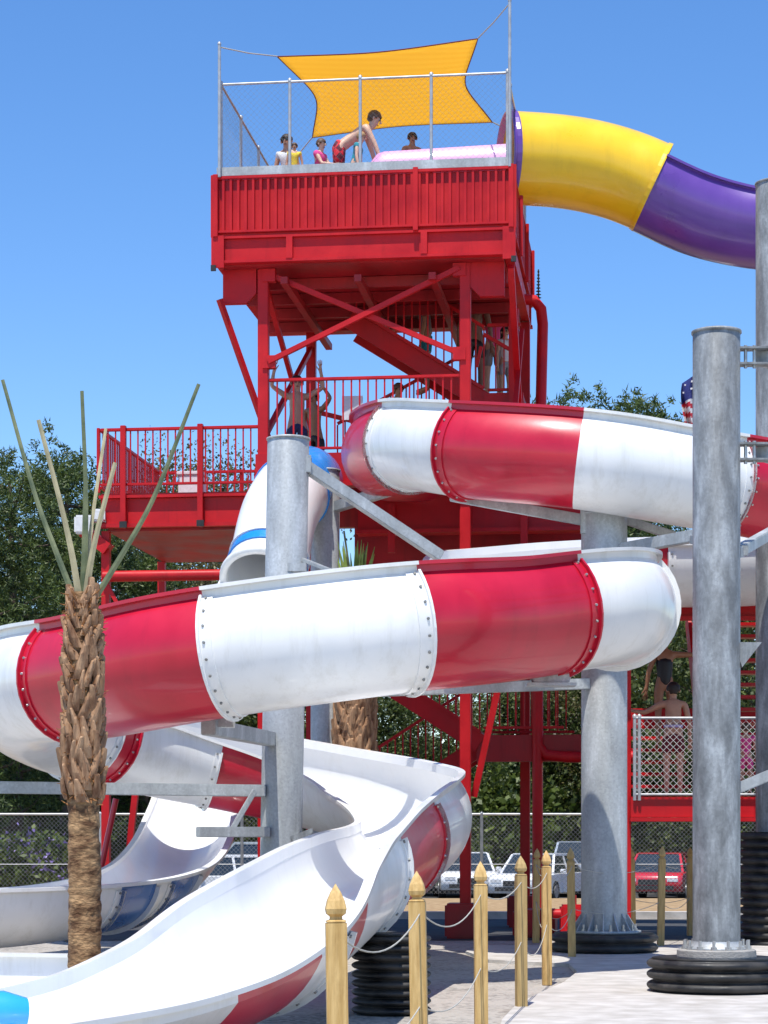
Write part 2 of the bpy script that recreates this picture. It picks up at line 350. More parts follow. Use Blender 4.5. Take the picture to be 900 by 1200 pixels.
def flume_section(root, A, fr, i0, i1, mat, inner, lipm, label=None, band=False, band2=True, th=.02, lip=.06, up=.10, bolts=True, boltmat=None):
    P3, T, Sd, U = fr
    body = MB(); nrm = []
    rows = []
    zup = Vector((0, 0, 1))
    for i in range(i0, i1+1):
        r = A[i, 5]; a, b = A[i, 3], A[i, 4]
        inn = section_pts(P3[i], Sd[i], U[i], a, b, r, 0); out = section_pts(P3[i], Sd[i], U[i], a, b, r, th)
        sd = Vector(Sd[i]); u = Vector(U[i]); n = len(inn)
        L0, R0 = inn[0], inn[-1]
        # outer wall, rim, inner wall: open strips that share their edges
        rl = [out[0]+u*(up-.035), out[0]+u*(up-.035)-sd*lip, out[0]+u*up-sd*lip, L0+u*up]
        rr = [out[-1]+u*(up-.035), out[-1]+u*(up-.035)+sd*lip, out[-1]+u*up+sd*lip, R0+u*up]
        rows.append((inn, out, rl, rr))
    body.grid([[*r[1]] for r in rows], 0)
    body.grid([[r[0][k] for k in range(len(r[0])-1, -1, -1)] for r in rows], 1)
    body.grid([[r[2][0], r[1][0]] for r in rows], 0); body.grid([[r[1][-1], r[3][0]] for r in rows], 0)
    body.grid([[r[0][0], r[2][3]] for r in rows], 1); body.grid([[r[3][3], r[0][-1]] for r in rows], 1)
    for k in range(3):
        body.grid([[r[2][k+1], r[2][k]] for r in rows], 2, False); body.grid([[r[3][k], r[3][k+1]] for r in rows], 2, False)
    for r in (rows[0], rows[-1]):
        for k in range(len(r[0])-1): body.add([r[0][k], r[0][k+1], r[1][k+1], r[1][k]], [(0, 1, 2, 3)], 0)
    o = build('flume_section', body, [mat, inner, lipm], root)
    if label: o['label'] = label
    for end in (0, 1):                    # bolted joint collar, bolts and all
        if not (band, band2)[end]: continue
        q0, q1 = (i1-1, i1) if end else (i0+1, i0)
        fb = MB(); dr = 1 if end else -1; off0 = th+.016
        def sec(q, adv, off, f=1): return section_pts(P3[q]+T[q]*adv, Sd[q], U[q], A[q, 3]-2, A[q, 4]-2, A[q, 5], off)[::dr]
        base0 = sec(q0, 0, th-.004); ring0 = sec(q0, 0, off0); ring1 = sec(q1, -.012*dr, off0); ringx = sec(q1, -.012*dr, off0+.035); ringy = sec(q1, .012*dr, off0+.035); ringz = sec(q1, .012*dr, th-.004)
        fb.grid([base0, ring0], 0, False); fb.grid([ring0, ring1], 0); fb.grid([ring1, ringx], 0, False); fb.grid([ringx, ringy], 0, False); fb.grid([ringy, ringz], 0, False)
        if bolts:
            q = (P3[q0]+P3[q1])/2; r = A[q1, 5]+off0; tot = A[q1, 3]+A[q1, 4]; nb = max(6, int(R(tot)*r/.16))
            for k in range(nb+1):
                tt = R(-A[q1, 3]+4+(tot-8)*k/nb); nv = Sd[q1]*math.sin(tt)-U[q1]*math.cos(tt)
                c = Vector(q+U[q1]*A[q1, 5]+nv*r); nvv = Vector(nv); fb.tube([c-nvv*.002, c+nvv*.014], [.015, .012], 8, 1)
        build('joint_collar', fb, [mat, boltmat or M['bolt']], o)
    return o

cA = Vector((-.6, 25.0, 0))
def rim(px, py, d, c=cA, h=1.20):
    p = P(px, py, d); inw = Vector((c.x-p.x, c.y-p.y, 0)).normalized(); q = p+inw*.42; return (q.x, q.y, p.z-h)
r0 = .62
cB = Vector((2.6, 30.0, 0))
ctrl = []
def ct(p, a, b, r=r0): ctrl.append((p[0], p[1], p[2], a, b, r))
# upper loop, travelling right: outer wall is on the right hand
ct((.55, 31.6, 6.22), 110, 125, .57); ct((.12, 30.6, 6.08), 108, 130, .57); ct((.02, 29.4, 5.96), 105, 136, .57); ct((.36, 28.2, 5.86), 100, 138, .57)
ct(rim(530, 472, 26.7, cB, 1.08), 98, 138, .57); ct(rim(690, 482, 26.1, cB, 1.08), 95, 138, .57); ct(rim(800, 500, 26.4, cB, 1.08), 95, 138, .57)
ct((4.9, 27.5, 5.10), 95, 138, .58); ct((5.95, 28.2, 4.88), 95, 138, .6); ct((6.35, 29.2, 4.76), 95, 138); ct((5.9, 30.2, 4.68), 95, 130); ct((5.0, 30.45, 4.62), 95, 120)
ct((3.5, 30.3, 4.58), 95, 118); ct((2.3, 30.1, 4.48), 95, 118); ct((1.55, 29.7, 4.32), 95, 118); ct((1.2, 28.9, 4.1), 95, 118); ct((1.1, 27.8, 3.72), 95, 118); ct((1.12, 26.7, 3.48), 95, 105)
ct((1.5, 25.85, 3.42), 100, 95); ct((2.05, 25.45, 3.38), 120, 95); ct((2.42, 24.85, 3.36), 132, 95)
nA = len(ctrl)
# lower loop, travelling left across the front: outer wall on the left hand
ct((2.52, 24.0, 3.30), 138, 95); ct((2.30, 23.1, 3.24), 138, 95)
ct(rim(640, 650, 21.9), 138, 95); ct(rim(490, 657, 20.9), 138, 95); ct(rim(228, 690, 21.0), 138, 95); ct(rim(75, 722, 22.2), 138, 95); ct((-3.72, 23.7, 2.46), 138, 95)
ct((-4.05, 25.1, 2.36), 136, 95); ct((-3.8, 26.6, 2.18), 132, 98); ct((-2.9, 27.7, 1.96), 128, 98); ct((-1.6, 28.0, 1.70), 124, 92); ct((-.5, 27.6, 1.45), 122, 84); ct((.12, 26.6, 1.25), 124, 78)
ct((.34, 25.3, 1.10), 128, 74); ct((.28, 23.8, .98), 128, 78); ct((.02, 22.0, .84), 124, 84); ct((-.27, 20.0, .66), 120, 88); ct((-.55, 18.0, .48), 112, 88)
ct((-.78, 16.6, .34), 98, 80, .68); ct((-1.02, 15.4, .22), 72, 64, .78); ct((-1.38, 14.3, .13), 56, 52, .92); ct((-1.85, 13.2, .09), 48, 47, 1.0); ct((-2.5, 12.0, .07), 46, 46, 1.05); ct((-3.2, 10.9, .06), 46, 46, 1.05)
s1, A1 = path(ctrl); fr1 = frames(A1)
def px_of(i, A=A1): return 450+A[i, 0]*F/A[i, 1]
def arc_to(ci, s, A):                    # sample index nearest a control point
    c = np.array(ctrl[ci][:3]); return int(np.argmin(np.linalg.norm(A[:, :3]-c, axis=1)))
def cross(i, px):                        # next sample where the outer wall crosses photo column px
    k = i
    while k < len(A1)-2:
        a, b = px_of(k)-px, px_of(k+1)-px
        if a*b <= 0: return k+1
        k += 1
    return k
slide = empty('spiral_water_slide', (0, 22, 0), 'open spiral flume in crimson and white bands winding round the galvanised columns', 'water slide')
def rim_px(A, fr, i):                    # photo column of the left-hand rim at sample i
    p = fr[0][i]-fr[2][i]*math.sin(R(A[i, 3]))*(A[i, 5]+.03); return 450+p[0]*F/p[1]
def rcross(A, fr, i, px):
    k = i
    while k < len(A)-2:
        if (rim_px(A, fr, k)-px)*(rim_px(A, fr, k+1)-px) <= 0: return k+1
        k += 1
    return k
iA = arc_to(nA, s1, A1)
seq = []; b = cross(arc_to(2, s1, A1), 437) if False else 12
def nxt(px, col, u=0, dn=1, lp=None):
    global b
    b = cross(b+1, px); seq.append((b, col, u, dn, lp))
k0_ = arc_to(3, s1, A1)-2
seq.append((k0_, 'crimson', 0, 1, None)); b = k0_
nxt(537, 'white', 1, 0); nxt(667, 'crimson', 1, 0); nxt(845, 'white', 0, 1)
b = arc_to(10, s1, A1); seq.append((b, 'crimson', 1, 1, None)); nxt(775, 'white', 0, 1, 'w'); nxt(738, 'crimson', 0, 1, 'w')
b = arc_to(15, s1, A1); seq.append((b, 'white', 0, 1, 'w')); b = arc_to(18, s1, A1); seq.append((b, 'crimson', 0, 1, 'w')); 
kk_ = cross(iA+1, 664)
seq.append((iA+3, 'white', 0, 1, None)); seq.append((kk_, 'white', 0, 0, None)); b = kk_
nxt(494, 'crimson', 1, 0); nxt(274, 'white', 1, 1); nxt(90, 'crimson', 0, 1)
b = arc_to(nA+8, s1, A1)+2; seq.append((b, 'white', 0, 1, None)); nxt(112, 'crimson', 0, 1, 'w'); nxt(238, 'white', 0, 1, 'w'); nxt(345, 'crimson', 0, 1, 'w')
lo = arc_to(nA+13, s1, A1)
k = rcross(A1, fr1, lo, 512); seq.append((k, 'white', 0, 1, 'w'))
for px, c, u, dn in ((472, 'crimson', 1, 0), (436, 'white', 1, 0), (416, 'crimson', 0, 0), (386, 'white', 1, 0), (290, 'crimson', 0, 0)):
    k = max(k+3, rcross(A1, fr1, k+1, px)); seq.append((k, c, u, dn, 'w'))
seq.append((len(A1)-1, 'white', 0, 0, 'w'))
last = 0
for k, c, u, dn, lp in seq:
    if k-last < 2: print('skip', k, last, c); continue
    flume_section(slide, A1, fr1, last, k, M[c], M['inner'], M['lip'] if c == 'white' or lp else M['crimson'], label='%s flume section' % c, band=u, band2=dn, boltmat=M['bolt'] if c == 'crimson' else M['boltdark'])
    last = k

# blue and white slide: enclosed tube from the platform, then an open flume
ctrl2 = [(-1.06, 31.8, 5.92), (-1.08, 31.5, 5.93), (-1.12, 31.05, 5.86), (-1.22, 30.5, 5.66), (-1.36, 30.0, 5.22), (-1.44, 29.6, 4.72), (-1.50, 29.3, 4.40)]
c2 = [(*c, 179.5, 179.5, .52) for c in ctrl2]
s2, A2 = path(c2); fr2 = frames(A2)
tube2 = empty('tube_water_slide', (-2, 26, 0), 'white slide with blue bands, a closed tube at the platform and an open trough below', 'water slide')
n2 = len(A2)
tl = [(0, 'brightblue'), (int(n2*.42), 'brightblue'), (int(n2*.84), 'white'), (int(n2*.90), 'brightblue'), (n2-1, 'white')]
def tube_section(root, A, fr, i0, i1, mat, name='tube_section', wall=.03, inner=None, collar=True):
    P3, T, Sd, U = fr; mb = MB()
    def ring(i, r, adv=0, n=36):
        return [Vector(P3[i]+T[i]*adv+U[i]*A[i, 5]+Sd[i]*math.sin(2*math.pi*k/n)*r-U[i]*math.cos(2*math.pi*k/n)*r) for k in range(n)]
    mb.grid([ring(i, A[i, 5]) for i in range(i0, i1+1)], 0, True, True)
    mb.grid([ring(i, A[i, 5]-wall)[::-1] for i in range(i0, i1+1)], 1, True, True)
    mb.grid([ring(i0, A[i0, 5]-wall), ring(i0, A[i0, 5])], 0, False, True); mb.grid([ring(i1, A[i1, 5]), ring(i1, A[i1, 5]-wall)], 0, False, True)
    o = build(name, mb, [mat, inner or mat], root)
    if collar:
        cb = MB(); rr = A[i1, 5]
        cb.grid([ring(i1, rr-.002, -.06), ring(i1, rr+.012, -.06), ring(i1, rr+.022, -.01), ring(i1, rr+.022, .01), ring(i1, rr-.002, .01)], 0, False, True)
        build('joint_collar', cb, mat, o)
    return o
for (a, _), (b, c) in zip(tl, tl[1:]):
    tube_section(tube2, A2, fr2, a, b, M[c], inner=M['inner'])
mb = MB(); e_ = n2-1
rr_ = lambda r, ad: [Vector(A2[e_, :3]+fr2[1][e_]*ad+fr2[3][e_]*A2[e_, 5]+fr2[2][e_]*math.sin(2*math.pi*k/40)*r-fr2[3][e_]*math.cos(2*math.pi*k/40)*r) for k in range(40)]
mb.grid([rr_(.515, -.06), rr_(.575, -.06), rr_(.585, -.02), rr_(.575, .03), rr_(.50, .04), rr_(.485, .0), rr_(.48, -.08)], 0, True, True); build('mouth_ring', mb, M['lip'], tube2)
ctrl = []
for p, a, b, r in [((-1.50, 29.3, 4.30), 88, 88, .55), ((-1.62, 28.6, 3.98), 84, 84, .55), ((-2.2, 27.9, 3.70), 84, 84, .55), ((-3.4, 28.0, 3.4), 84, 84, .55), ((-4.3, 29.0, 3.0), 80, 80, .55), ((-4.3, 30.6, 2.7), 80, 80, .55), ((-3.9, 32.0, 2.4), 75, 75, .55), ((-3.2, 32.6, 2.15), 72, 72, .55),
        ((-2.72, 32.0, 1.92), 64, 60, .60), ((-2.64, 31.0, 1.66), 62, 58, .62), ((-2.62, 29.8, 1.34), 62, 58, .64), ((-2.60, 28.4, 1.00), 64, 60, .66), ((-2.68, 27.0, .70), 68, 64, .66), ((-2.90, 25.5, .50), 74, 70, .66), ((-3.3, 24.2, .38), 80, 76, .64), ((-3.95, 23.2, .31), 84, 80, .64), ((-5.0, 22.6, .27), 86, 84, .64), ((-7, 22.2, .24), 86, 84, .64)]:
    ct(p, a, b, r)
s3, A3 = path(ctrl); fr3 = frames(A3)
def near(p, A): return int(np.argmin(np.linalg.norm(A[:, :3]-np.array(p), axis=1)))
k1 = near((-2.66, 29.4, 1.24), A3); kq = near((-2.64, 28.0, .92), A3)
k2 = rcross(A3, fr3, kq, 238); k3 = rcross(A3, fr3, k2, 207); k4 = rcross(A3, fr3, k3, 191); k5 = rcross(A3, fr3, k4, 152)
last = 0
for k, c in ((28, 'white'), (48, 'blue'), (70, 'white'), (k1, 'white'), (k2, 'white'), (max(k3, k2+2), 'blue'), (max(k4, k3+3), 'white'), (max(k5, k4+4), 'blue'), (len(A3)-1, 'white')):
    flume_section(tube2, A3, fr3, last, k, M[c], M['inner'], M['lip'], band=(c == 'white'), label='%s trough section' % ('dark blue' if c == 'blue' else 'white'), boltmat=M['boltdark'], up=.05); last = k

# runout trough standing on the ground in front of it
ro = empty('runout_trough', P(20, 1150, 19.9)*1, 'low pale grey run-out trough behind the palm trunk at the left edge', 'trough')
mb = MB()
a0 = V(-5.5, 20.9, 0); a1 = V(-2.78, 20.2, 0); a2 = V(-2.36, 19.4, 0)
for q0, q1, h in ((a0, a1, .36), (a1, a2, .34)):
    mb.bar(q0+V(0, 0, h/2), q1+V(0, 0, h/2), .05, h, up=V(0, 0, 1))
build('near_wall', mb, M['white'], ro)
mb = MB(); mb.bar(a0+V(0, -.02, .375), a1+V(0, -.02, .375), .14, .03); mb.bar(a1+V(.0, -.02, .372), a2+V(0, -.02, .352), .14, .03); build('rim', mb, M['lip'], ro)
mb = MB(); mb.box((-4.1, 20.2, .06), (2.7, .9, .06)); build('floor', mb, M['inner'], ro)
mb = MB(); mb.bar(V(-5.6, 19.35, .17), V(-3.3, 19.0, .17), .06, .34); build('front_wall', mb, M['lip'], ro)
# light blue rounded bumper of the splash lane
mb = MB(); mb.tube([(-3.4, 12.9, .40), (-2.6, 12.92, .44), (-2.22, 12.95, .45), (-2.1, 13.0, .44)], [.13, .13, .125, .09], 16)
mb.tube([(-3.4, 12.9, .20), (-2.12, 12.96, .20)], .15, 16)
o = build('lane_bumper', mb, M['sky_blue'], origin=(-2.7, 12.9, 0)); tag(o, 'bright sky-blue rounded bumper in the bottom left corner by the slide exit', 'bumper')

# yellow and purple slide leaving the top deck
ctrl4 = [(1.78, 32.7, 10.86), (2.1, 32.75, 10.86), (2.7, 32.9, 10.86), (3.35, 33, 10.74), (3.9, 33, 10.48), (4.4, 33, 10.25), (5.0, 33, 10.08), (5.6, 32.9, 9.95), (6.4, 32.6, 9.84), (7.6, 32.0, 9.74)]
ctrl4 = [(x, y, z-.09, 179.5, 179.5, .665) for x, y, z in ctrl4]
s4, A4 = path(ctrl4); fr4 = frames(A4)
yp = empty('yellow_tube_slide', (3, 33, 9), 'big tube slide, yellow then purple, leaving the top deck of the tower', 'water slide')
kk = int(np.argmin(abs(450+A4[:, 0]*F/A4[:, 1]-743)))
k0 = int(np.argmin(abs(A4[:, 0]-1.84)))
tube_section(yp, A4, fr4, 0, k0, M['purple'], inner=M['lilac'])
tube_section(yp, A4, fr4, k0, kk, M['yellow'])
A4b = A4.copy(); A4b[:, 3] = 150; A4b[:, 4] = 118; A4b[:, 5] = .645; A4b[:, 2] += .02
flume_section(yp, A4b, fr4, kk, len(A4)-1, M['purple'], M['purple'], M['purple'], band2=False, up=.05, label='open purple flume section')

# ------------------------------------------------------------------ galvanised columns
def corrugated(mb, c, r, z0, z1, n, mi=0):
    prof = [(r*.5, z0)]
    for k in range(n):
        h = (z1-z0)/n; za = z0+k*h
        for q in range(9):
            t = q/8; prof.append((r-.06+.06*math.sin(math.pi*t)**.6, za+h*(.04+.92*t)))
    prof.append((r*.93, z1)); prof.append((.01, z1+.002)); mb.lathe(c, prof, 40, mi)
def beam(root, a, b, w=.1, h=.14, name='support_arm', mat='galv'):
    mb = MB(); mb.bar(a, b, w, h, up=V(0, 0, 1), bev=.008)
    a = Vector(a); b = Vector(b); d = (b-a).normalized()
    return build(name, mb, M[mat], root)
def plate(root, c, size, name='clamp_plate', rot=None, mat='galv'):
    mb = MB(); mb.box(c, size, rot, bev=.004); return build(name, mb, M[mat], root)
def column(px, d, dia, ztop, label, zb=0, mat='galv', lean=0):
    x = (px-450)*d/F; rt = empty('support_column', (x, d, 0), label, 'column')
    mb = MB(); r = dia/2
    mb.lathe((0, 0, 0), [(r, zb), (r, ztop-.02), (r-.012, ztop), (r-.012, ztop-.001)], 48, 0)
    mb.v = [(vx+x+lean*(vz-zb), vy+d, vz) for vx, vy, vz in mb.v]
    build('shaft', mb, M[mat], rt)
    mb = MB(); mb.lathe((x+lean*(ztop-zb), d, 0), [(r-.014, ztop-.03), (r+.012, ztop-.03), (r+.012, ztop-.008), (.005, ztop)], 48); build('cap_plate', mb, M[mat], rt)
    return rt, V(x, d, 0), r
def base_ring(rt, c, r, zb, ng=12, gh=.2):
    mb = MB(); mb.lathe(c, [(r*.9, zb), (r+.17, zb), (r+.17, zb+.03), (r, zb+.03)], 40); build('base_plate', mb, M['galv'], rt)
    for k in range(ng):
        a = 2*math.pi*k/ng+.1; u = V(math.cos(a), math.sin(a), 0); t = V(-math.sin(a), math.cos(a), 0)*.008
        mb = MB(); mb.prism([c+u*(r-.004)+V(0, 0, zb+.03)-t, c+u*(r+.14)+V(0, 0, zb+.03)-t, c+u*(r-.004)+V(0, 0, zb+.03+gh)-t], t*2); build('gusset', mb, M['galv'], rt)
    for k in range(ng):
        a = 2*math.pi*(k+.5)/ng+.1; u = V(math.cos(a), math.sin(a), 0)*(r+.1)
        mb = MB(); p = c+u+V(0, 0, zb+.03); mb.lathe(p, [(.028, 0), (.028, .025), (.014, .026), (.014, .08), (.001, .08)], 8, smooth=False); build('anchor_bolt', mb, M['bolt'], rt)
# middle column, under the upper loop
rt, c, r = column(708, 27.1, .56, 5.40, 'galvanised column in the middle with a finned foot on a black ribbed pad', zb=.30)
base_ring(rt, c, r, .27, 14, .22)
mb = MB(); corrugated(mb, c, .66, .042, .27, 2); build('ribbed_pad', mb, M['rubber'], rt)
beam(rt, c+V(-.2, 0, 5.30), P(528, 581, 27.3), .10, .13)
plate(rt, c+V(-.24, -.12, 5.28), (.12, .05, .3))
beam(rt, c+V(.15, -.1, 4.93), P(830, 625, 25.6), .12, .14)
beam(rt, c+V(.2, .1, 5.35), P(790, 628, 27.4), .09, .10)
beam(rt, c+V(-.2, -.15, 3.30), P(352, 813, 26.0), .12, .13)
mb = MB()
for yy in (22.5, 22.75): mb.prism([(1.52, yy, 3.02), (1.88, yy, 3.02), (1.98, yy, 3.3), (1.42, yy, 3.3)], (0, .014, 0))
mb.box((1.7, 22.63, 3.0), (.5, .34, .03)); build('saddle_bracket', mb, M['galv'], rt)
# left column
rt, c, r = column(327, 26.0, .49, 6.12, 'galvanised column rising left of centre between the two palms', lean=.018)
beam(rt, c+V(.32, .0, 5.78), P(516, 652, 26.6), .13, .13)
plate(rt, c+V(.30, -.10, 5.8), (.16, .03, .2)); plate(rt, c+V(.30, .10, 5.8), (.16, .03, .2))
beam(rt, c+V(-.1, -.2, 2.58), P(244, 852, 22.3), .15, .16)
mb = MB(); q = P(262, 838, 22.4)
mb.prism([q+V(-.10, 0, -.12), q+V(.10, 0, -.12), q+V(.07, 0, .02), q+V(.14, 0, .22), q+V(-.14, 0, .22), q+V(-.07, 0, .02)], (0, .014, 0)); mb.prism([q+V(-.10, .16, -.12), q+V(.10, .16, -.12), q+V(.14, .16, .22), q+V(-.14, .16, .22)], (0, .014, 0))
build('flume_bracket', mb, M['galv'], rt)
beam(rt, c+V(-.15, -.15, 1.98), P(-60, 922, 25.4), .12, .14)
beam(rt, c+V(-.12, -.2, 1.50), P(232, 975, 25.4), .14, .12)
beam(rt, P(299, 926, 25.7), P(272, 972, 25.6), .05, .06, 'brace')
mb = MB(); q = c+V(.14, -.22, 1.45); mb.prism([q, q+V(.26, 0, .10), q+V(.26, 0, .05), q+V(.06, 0, -.16)], (0, .1, 0)); build('bracket', mb, M['galv_dull'], rt)
plate(rt, P(348, 665, 25.8), (.22, .1, .1), 'bracket'); beam(rt, P(352, 655, 25.9), P(395, 672, 25.2), .04, .05, 'brace')
# slim column behind it
rt, c, r = column(381, 30.6, .40, 6.50, 'slimmer galvanised column directly behind the left one')
beam(rt, c+V(.15, -.1, 6.02-.05), P(462, 573, 29.2), .12, .14)
# short column, front right
rt, c, r = column(839.6, 20.4, .435, 6.11, 'weathered column at front right standing on three black ribbed rings', zb=.42, mat='galv_dull')
mb = MB(); mb.lathe(c, [(r, .50), (r+.01, .46)] + [(r+.07, .44), (r+.07, .42), (r*.9, .42)], 40); build('base_plate', mb, M['galv'], rt)
for k in range(14):
    a = 2*math.pi*k/14; u = V(math.cos(a), math.sin(a), 0)
    mb = MB(); p = c+u*(r+.075)+V(0, 0, .425); mb.lathe(p, [(.03, 0), (.03, .03), (.015, .03), (.015, .085), (.001, .085)], 8, smooth=False); build('anchor_bolt', mb, M['bolt'], rt)
mb = MB(); mb.lathe(c, [(.05, .34), (.36, .34), (.365, .36), (.36, .415), (.345, .425), (.1, .425)], 40, smooth=False); build('concrete_plinth', mb, M['plinth'], rt)
mb = MB(); corrugated(mb, c, .64, .045, .345, 3); build('ribbed_pad', mb, M['rubber'], rt)
for k, (py, l, dz) in enumerate(((418, 1.0, .045), (530, .9, .05))):
    q = P(858, py, 20.4)
    for s_ in (-1, 1):
        mb = MB(); mb.box(q+V(l*.33, 0, s_*.072), (l*.55, .14, .022), bev=.004); build('clevis_plate', mb, M['galv_dull'], rt)
    mb = MB(); mb.bar(q+V(.28, .05, 0), q+V(l+.7, 2.2, .08), .11, .12); build('support_arm', mb, M['galv'], rt)
    for xx in (.12, .2):
        mb = MB(); mb.tube([q+V(xx, -.02, .10), q+V(xx, -.02, -.11)], .016, 8); build('bolt', mb, M['bolt'], rt)
q = P(866, 757, 20.4); mb = MB(); mb.prism([q+V(-.05, -.06, .03), q+V(.20, -.06, .03), q+V(.02, -.06, -.20)], (0, .12, 0)); build('gusset', mb, M['galv_dull'], rt)
q = P(862, 925, 20.5); beam(rt, q, P(915, 903, 20.5), .08, .10)
beam(rt, P(872, 645, 20.6), P(812, 632, 25.2), .08, .10); beam(rt, P(862, 648, 20.5), P(915, 618, 22.5), .1, .10)
# tall right column on black ribbed pipe
rt, c, r = column(911, 28.9, .56, 9.96, 'tall galvanised column at the right edge on a high black ribbed pipe', zb=1.50, mat='galv_dull')
mb = MB(); corrugated(mb, c, .50, 0, 1.50, 14); build('ribbed_pipe', mb, M['rubber'], rt)
beam(rt, c+V(.1, 0, 9.2), V(6.2, 31.9, 9.1), .12, .14); plate(rt, c+V(-.27, -.1, 5.6), (.2, .2, .05))
# black ribbed pipe under the exit of the red and white slide
mb = MB(); corrugated(mb, V(.06, 18.3, 0), .33, 0, .66, 9)
o = build('ribbed_support_pipe', mb, M['rubber'], origin=(.06, 18.3, 0)); tag(o, 'black ribbed pipe standing under the curved exit flume behind the wooden posts', 'pipe')

# ------------------------------------------------------------------ slide tower
TA = R(7); tu = V(math.cos(TA), -math.sin(TA), 0); tv = V(math.sin(TA), math.cos(TA), 0)
TO = V(-2.37, 31.3, 0)
def T(u, v, z): return TO+tu*u+tv*v+V(0, 0, z)
W = 4.17; D = 4.6
Trot = Matrix.Rotation(-TA, 3, 'Z')
tower = empty('slide_tower', (-.3, 33.5, 0), 'tall red steel slide tower with railed landings and a fenced top deck', 'tower')
def tbox(name, u0, u1, v0, v1, z0, z1, mat='red', parent=None, bev=0, label=None):
    mb = MB(); mb.box(T((u0+u1)/2, (v0+v1)/2, (z0+z1)/2), (u1-u0, v1-v0, z1-z0), Trot, bev=bev)
    o = build(name, mb, M[mat], parent or tower)
    if label: o['label'] = label
    return o
def tbar(name, a, b, w=.1, h=.1, mat='red', parent=None):
    mb = MB(); mb.bar(a, b, w, h, up=V(0, 0, 1) if abs((Vector(b)-Vector(a)).normalized().z) < .95 else tv); return build(name, mb, M[mat], parent or tower)
# top deck
tbox('deck_floor', .05, W-.05, .05, D-.05, 10.62, 10.70, 'red_dirty_shade')
def baluster_wall(a, b, z0, z1, name='baluster_wall', pitch=.098, w=.03, solid=True, toprail=.05, outn=None, posts=()):
    d = (b-a); L = d.length; d.normalize(); up = V(0, 0, 1); nrm = outn or d.cross(up)
    rot = Matrix((d, nrm, up)).transposed()
    mb = MB(); n = int(L/pitch)
    for k in range(1, n): p = a+d*(L*k/n); mb.box(p+V(0, 0, (z0+z1)/2), (w, w, z1-z0), rot)
    o = build(name, mb, M['red'], tower)
    mb = MB(); mb.box((a+b)/2+V(0, 0, z1), (L, toprail+.01, toprail), rot, bev=.008); build('top_rail', mb, M['red'], o)
    mb = MB(); mb.box((a+b)/2+V(0, 0, z0), (L, toprail, toprail*.8), rot, bev=.006); build('bottom_rail', mb, M['red'], o)
    for t in posts:
        mb = MB(); p = a+d*(L*t); mb.box(p+nrm*.045+V(0, 0, (z0+z1)/2-.02), (.07, .05, z1-z0+.12), rot, bev=.005); build('rail_post', mb, M['red'], o)
    return o
f0 = T(0, 0, 0); f1 = T(W, 0, 0); b0 = T(0, D, 0); b1 = T(W, D, 0)
for (p, q, nn) in ((f0, f1, -tv), (f1, b1, tu), (f0, b0, -tu), (b0, b1, tv)):
    baluster_wall(p, q, 9.96, 10.72, 'parapet', .105, .035, outn=nn, posts=(.0, .68, 1) if nn == -tv else (0, .33, .66, 1), toprail=.045)
tbox('parapet_sheet', .02, W-.02, .03, .05, 9.9, 10.7, 'red'); tbox('parapet_sheet', W-.05, W-.03, .05, D-.02, 9.9, 10.7, 'red'); tbox('parapet_sheet', .03, .05, .05, D-.02, 9.9, 10.7, 'red'); tbox('parapet_sheet', .03, W-.03, D-.05, D-.03, 9.9, 10.7, 'red')
# fascia beams (I section) with stiffeners and corner brackets
for u0, u1, v0, v1 in ((-.02, W+.02, -.02, .10), (-.02, W+.02, D-.1, D+.02)):
    tbox('fascia_beam', u0, u1, v0+.05, v1-.01, 9.56, 9.86, 'red'); tbox('beam_flange', u0-.02, u1+.02, v0, v1+.02, 9.862, 9.895, 'red'); tbox('beam_flange', u0-.02, u1+.02, v0, v1+.02, 9.52, 9.558, 'red')
for u0 in (-.02, W-.10):
    tbox('fascia_beam', u0+.01, u0+.09, .12, D-.1, 9.56, 9.86, 'red'); tbox('beam_flange', u0-.01, u0+.12, .125, D-.12, 9.52, 9.555, 'red')
for u in (0, 1.05, 2.95, W):
    tbox('beam_stiffener', u-.045, u+.045, -.03, .03, 9.56, 9.86, 'red')
for u in (.03, W-.03): tbox('corner_block', u-.09, u+.09, -.045, -.021, 9.45, 9.9, 'red')
for u in (-.06, W-.0): tbox('beam_end', u, u+.07, -.08, -.046, 9.40, 9.48, 'blackpaint', label='black end cap')
tbox('soffit_panel', .1, W-.12, .12, D-.12, 9.50, 9.54, 'red_dirty_shade')
for v in (.9, 1.8, 2.7, 3.6): tbox('joist', .12, W-.12, v-.03, v+.03, 9.34, 9.49, 'red_dirty_shade')
for u in (.95, 2.0, 3.05): tbox('cross_beam', u-.05, u+.05, .12, D-.12, 9.24, 9.335, 'red_dirty_shade')
for k in range(7): tbox('light_slot', 1.02, 1.5, 1.15+.09*k, 1.18+.09*k, 9.485, 9.497, 'c_white') if False else None
def gusset(u):
    mb = MB(); p = T(u, .3, 0); r_ = [(-.28, 9.50), (.28, 9.50), (.28, 9.13), (.2, 9.02), (-.2, 9.02), (-.28, 9.13)]
    if u > 2: r_ = [(-.24, 9.5), (.24, 9.5), (.24, 9.02), (-.1, 9.02), (-.24, 9.16)]
    else: r_ = [(-.24, 9.5), (.24, 9.5), (.24, 9.16), (.1, 9.02), (-.24, 9.02)]
    mb.prism([p+tu*a+V(0, 0, z) for a, z in r_], tv*.1); build('corner_gusset', mb, M['red'], tower)
gusset(.28); gusset(W-.36)
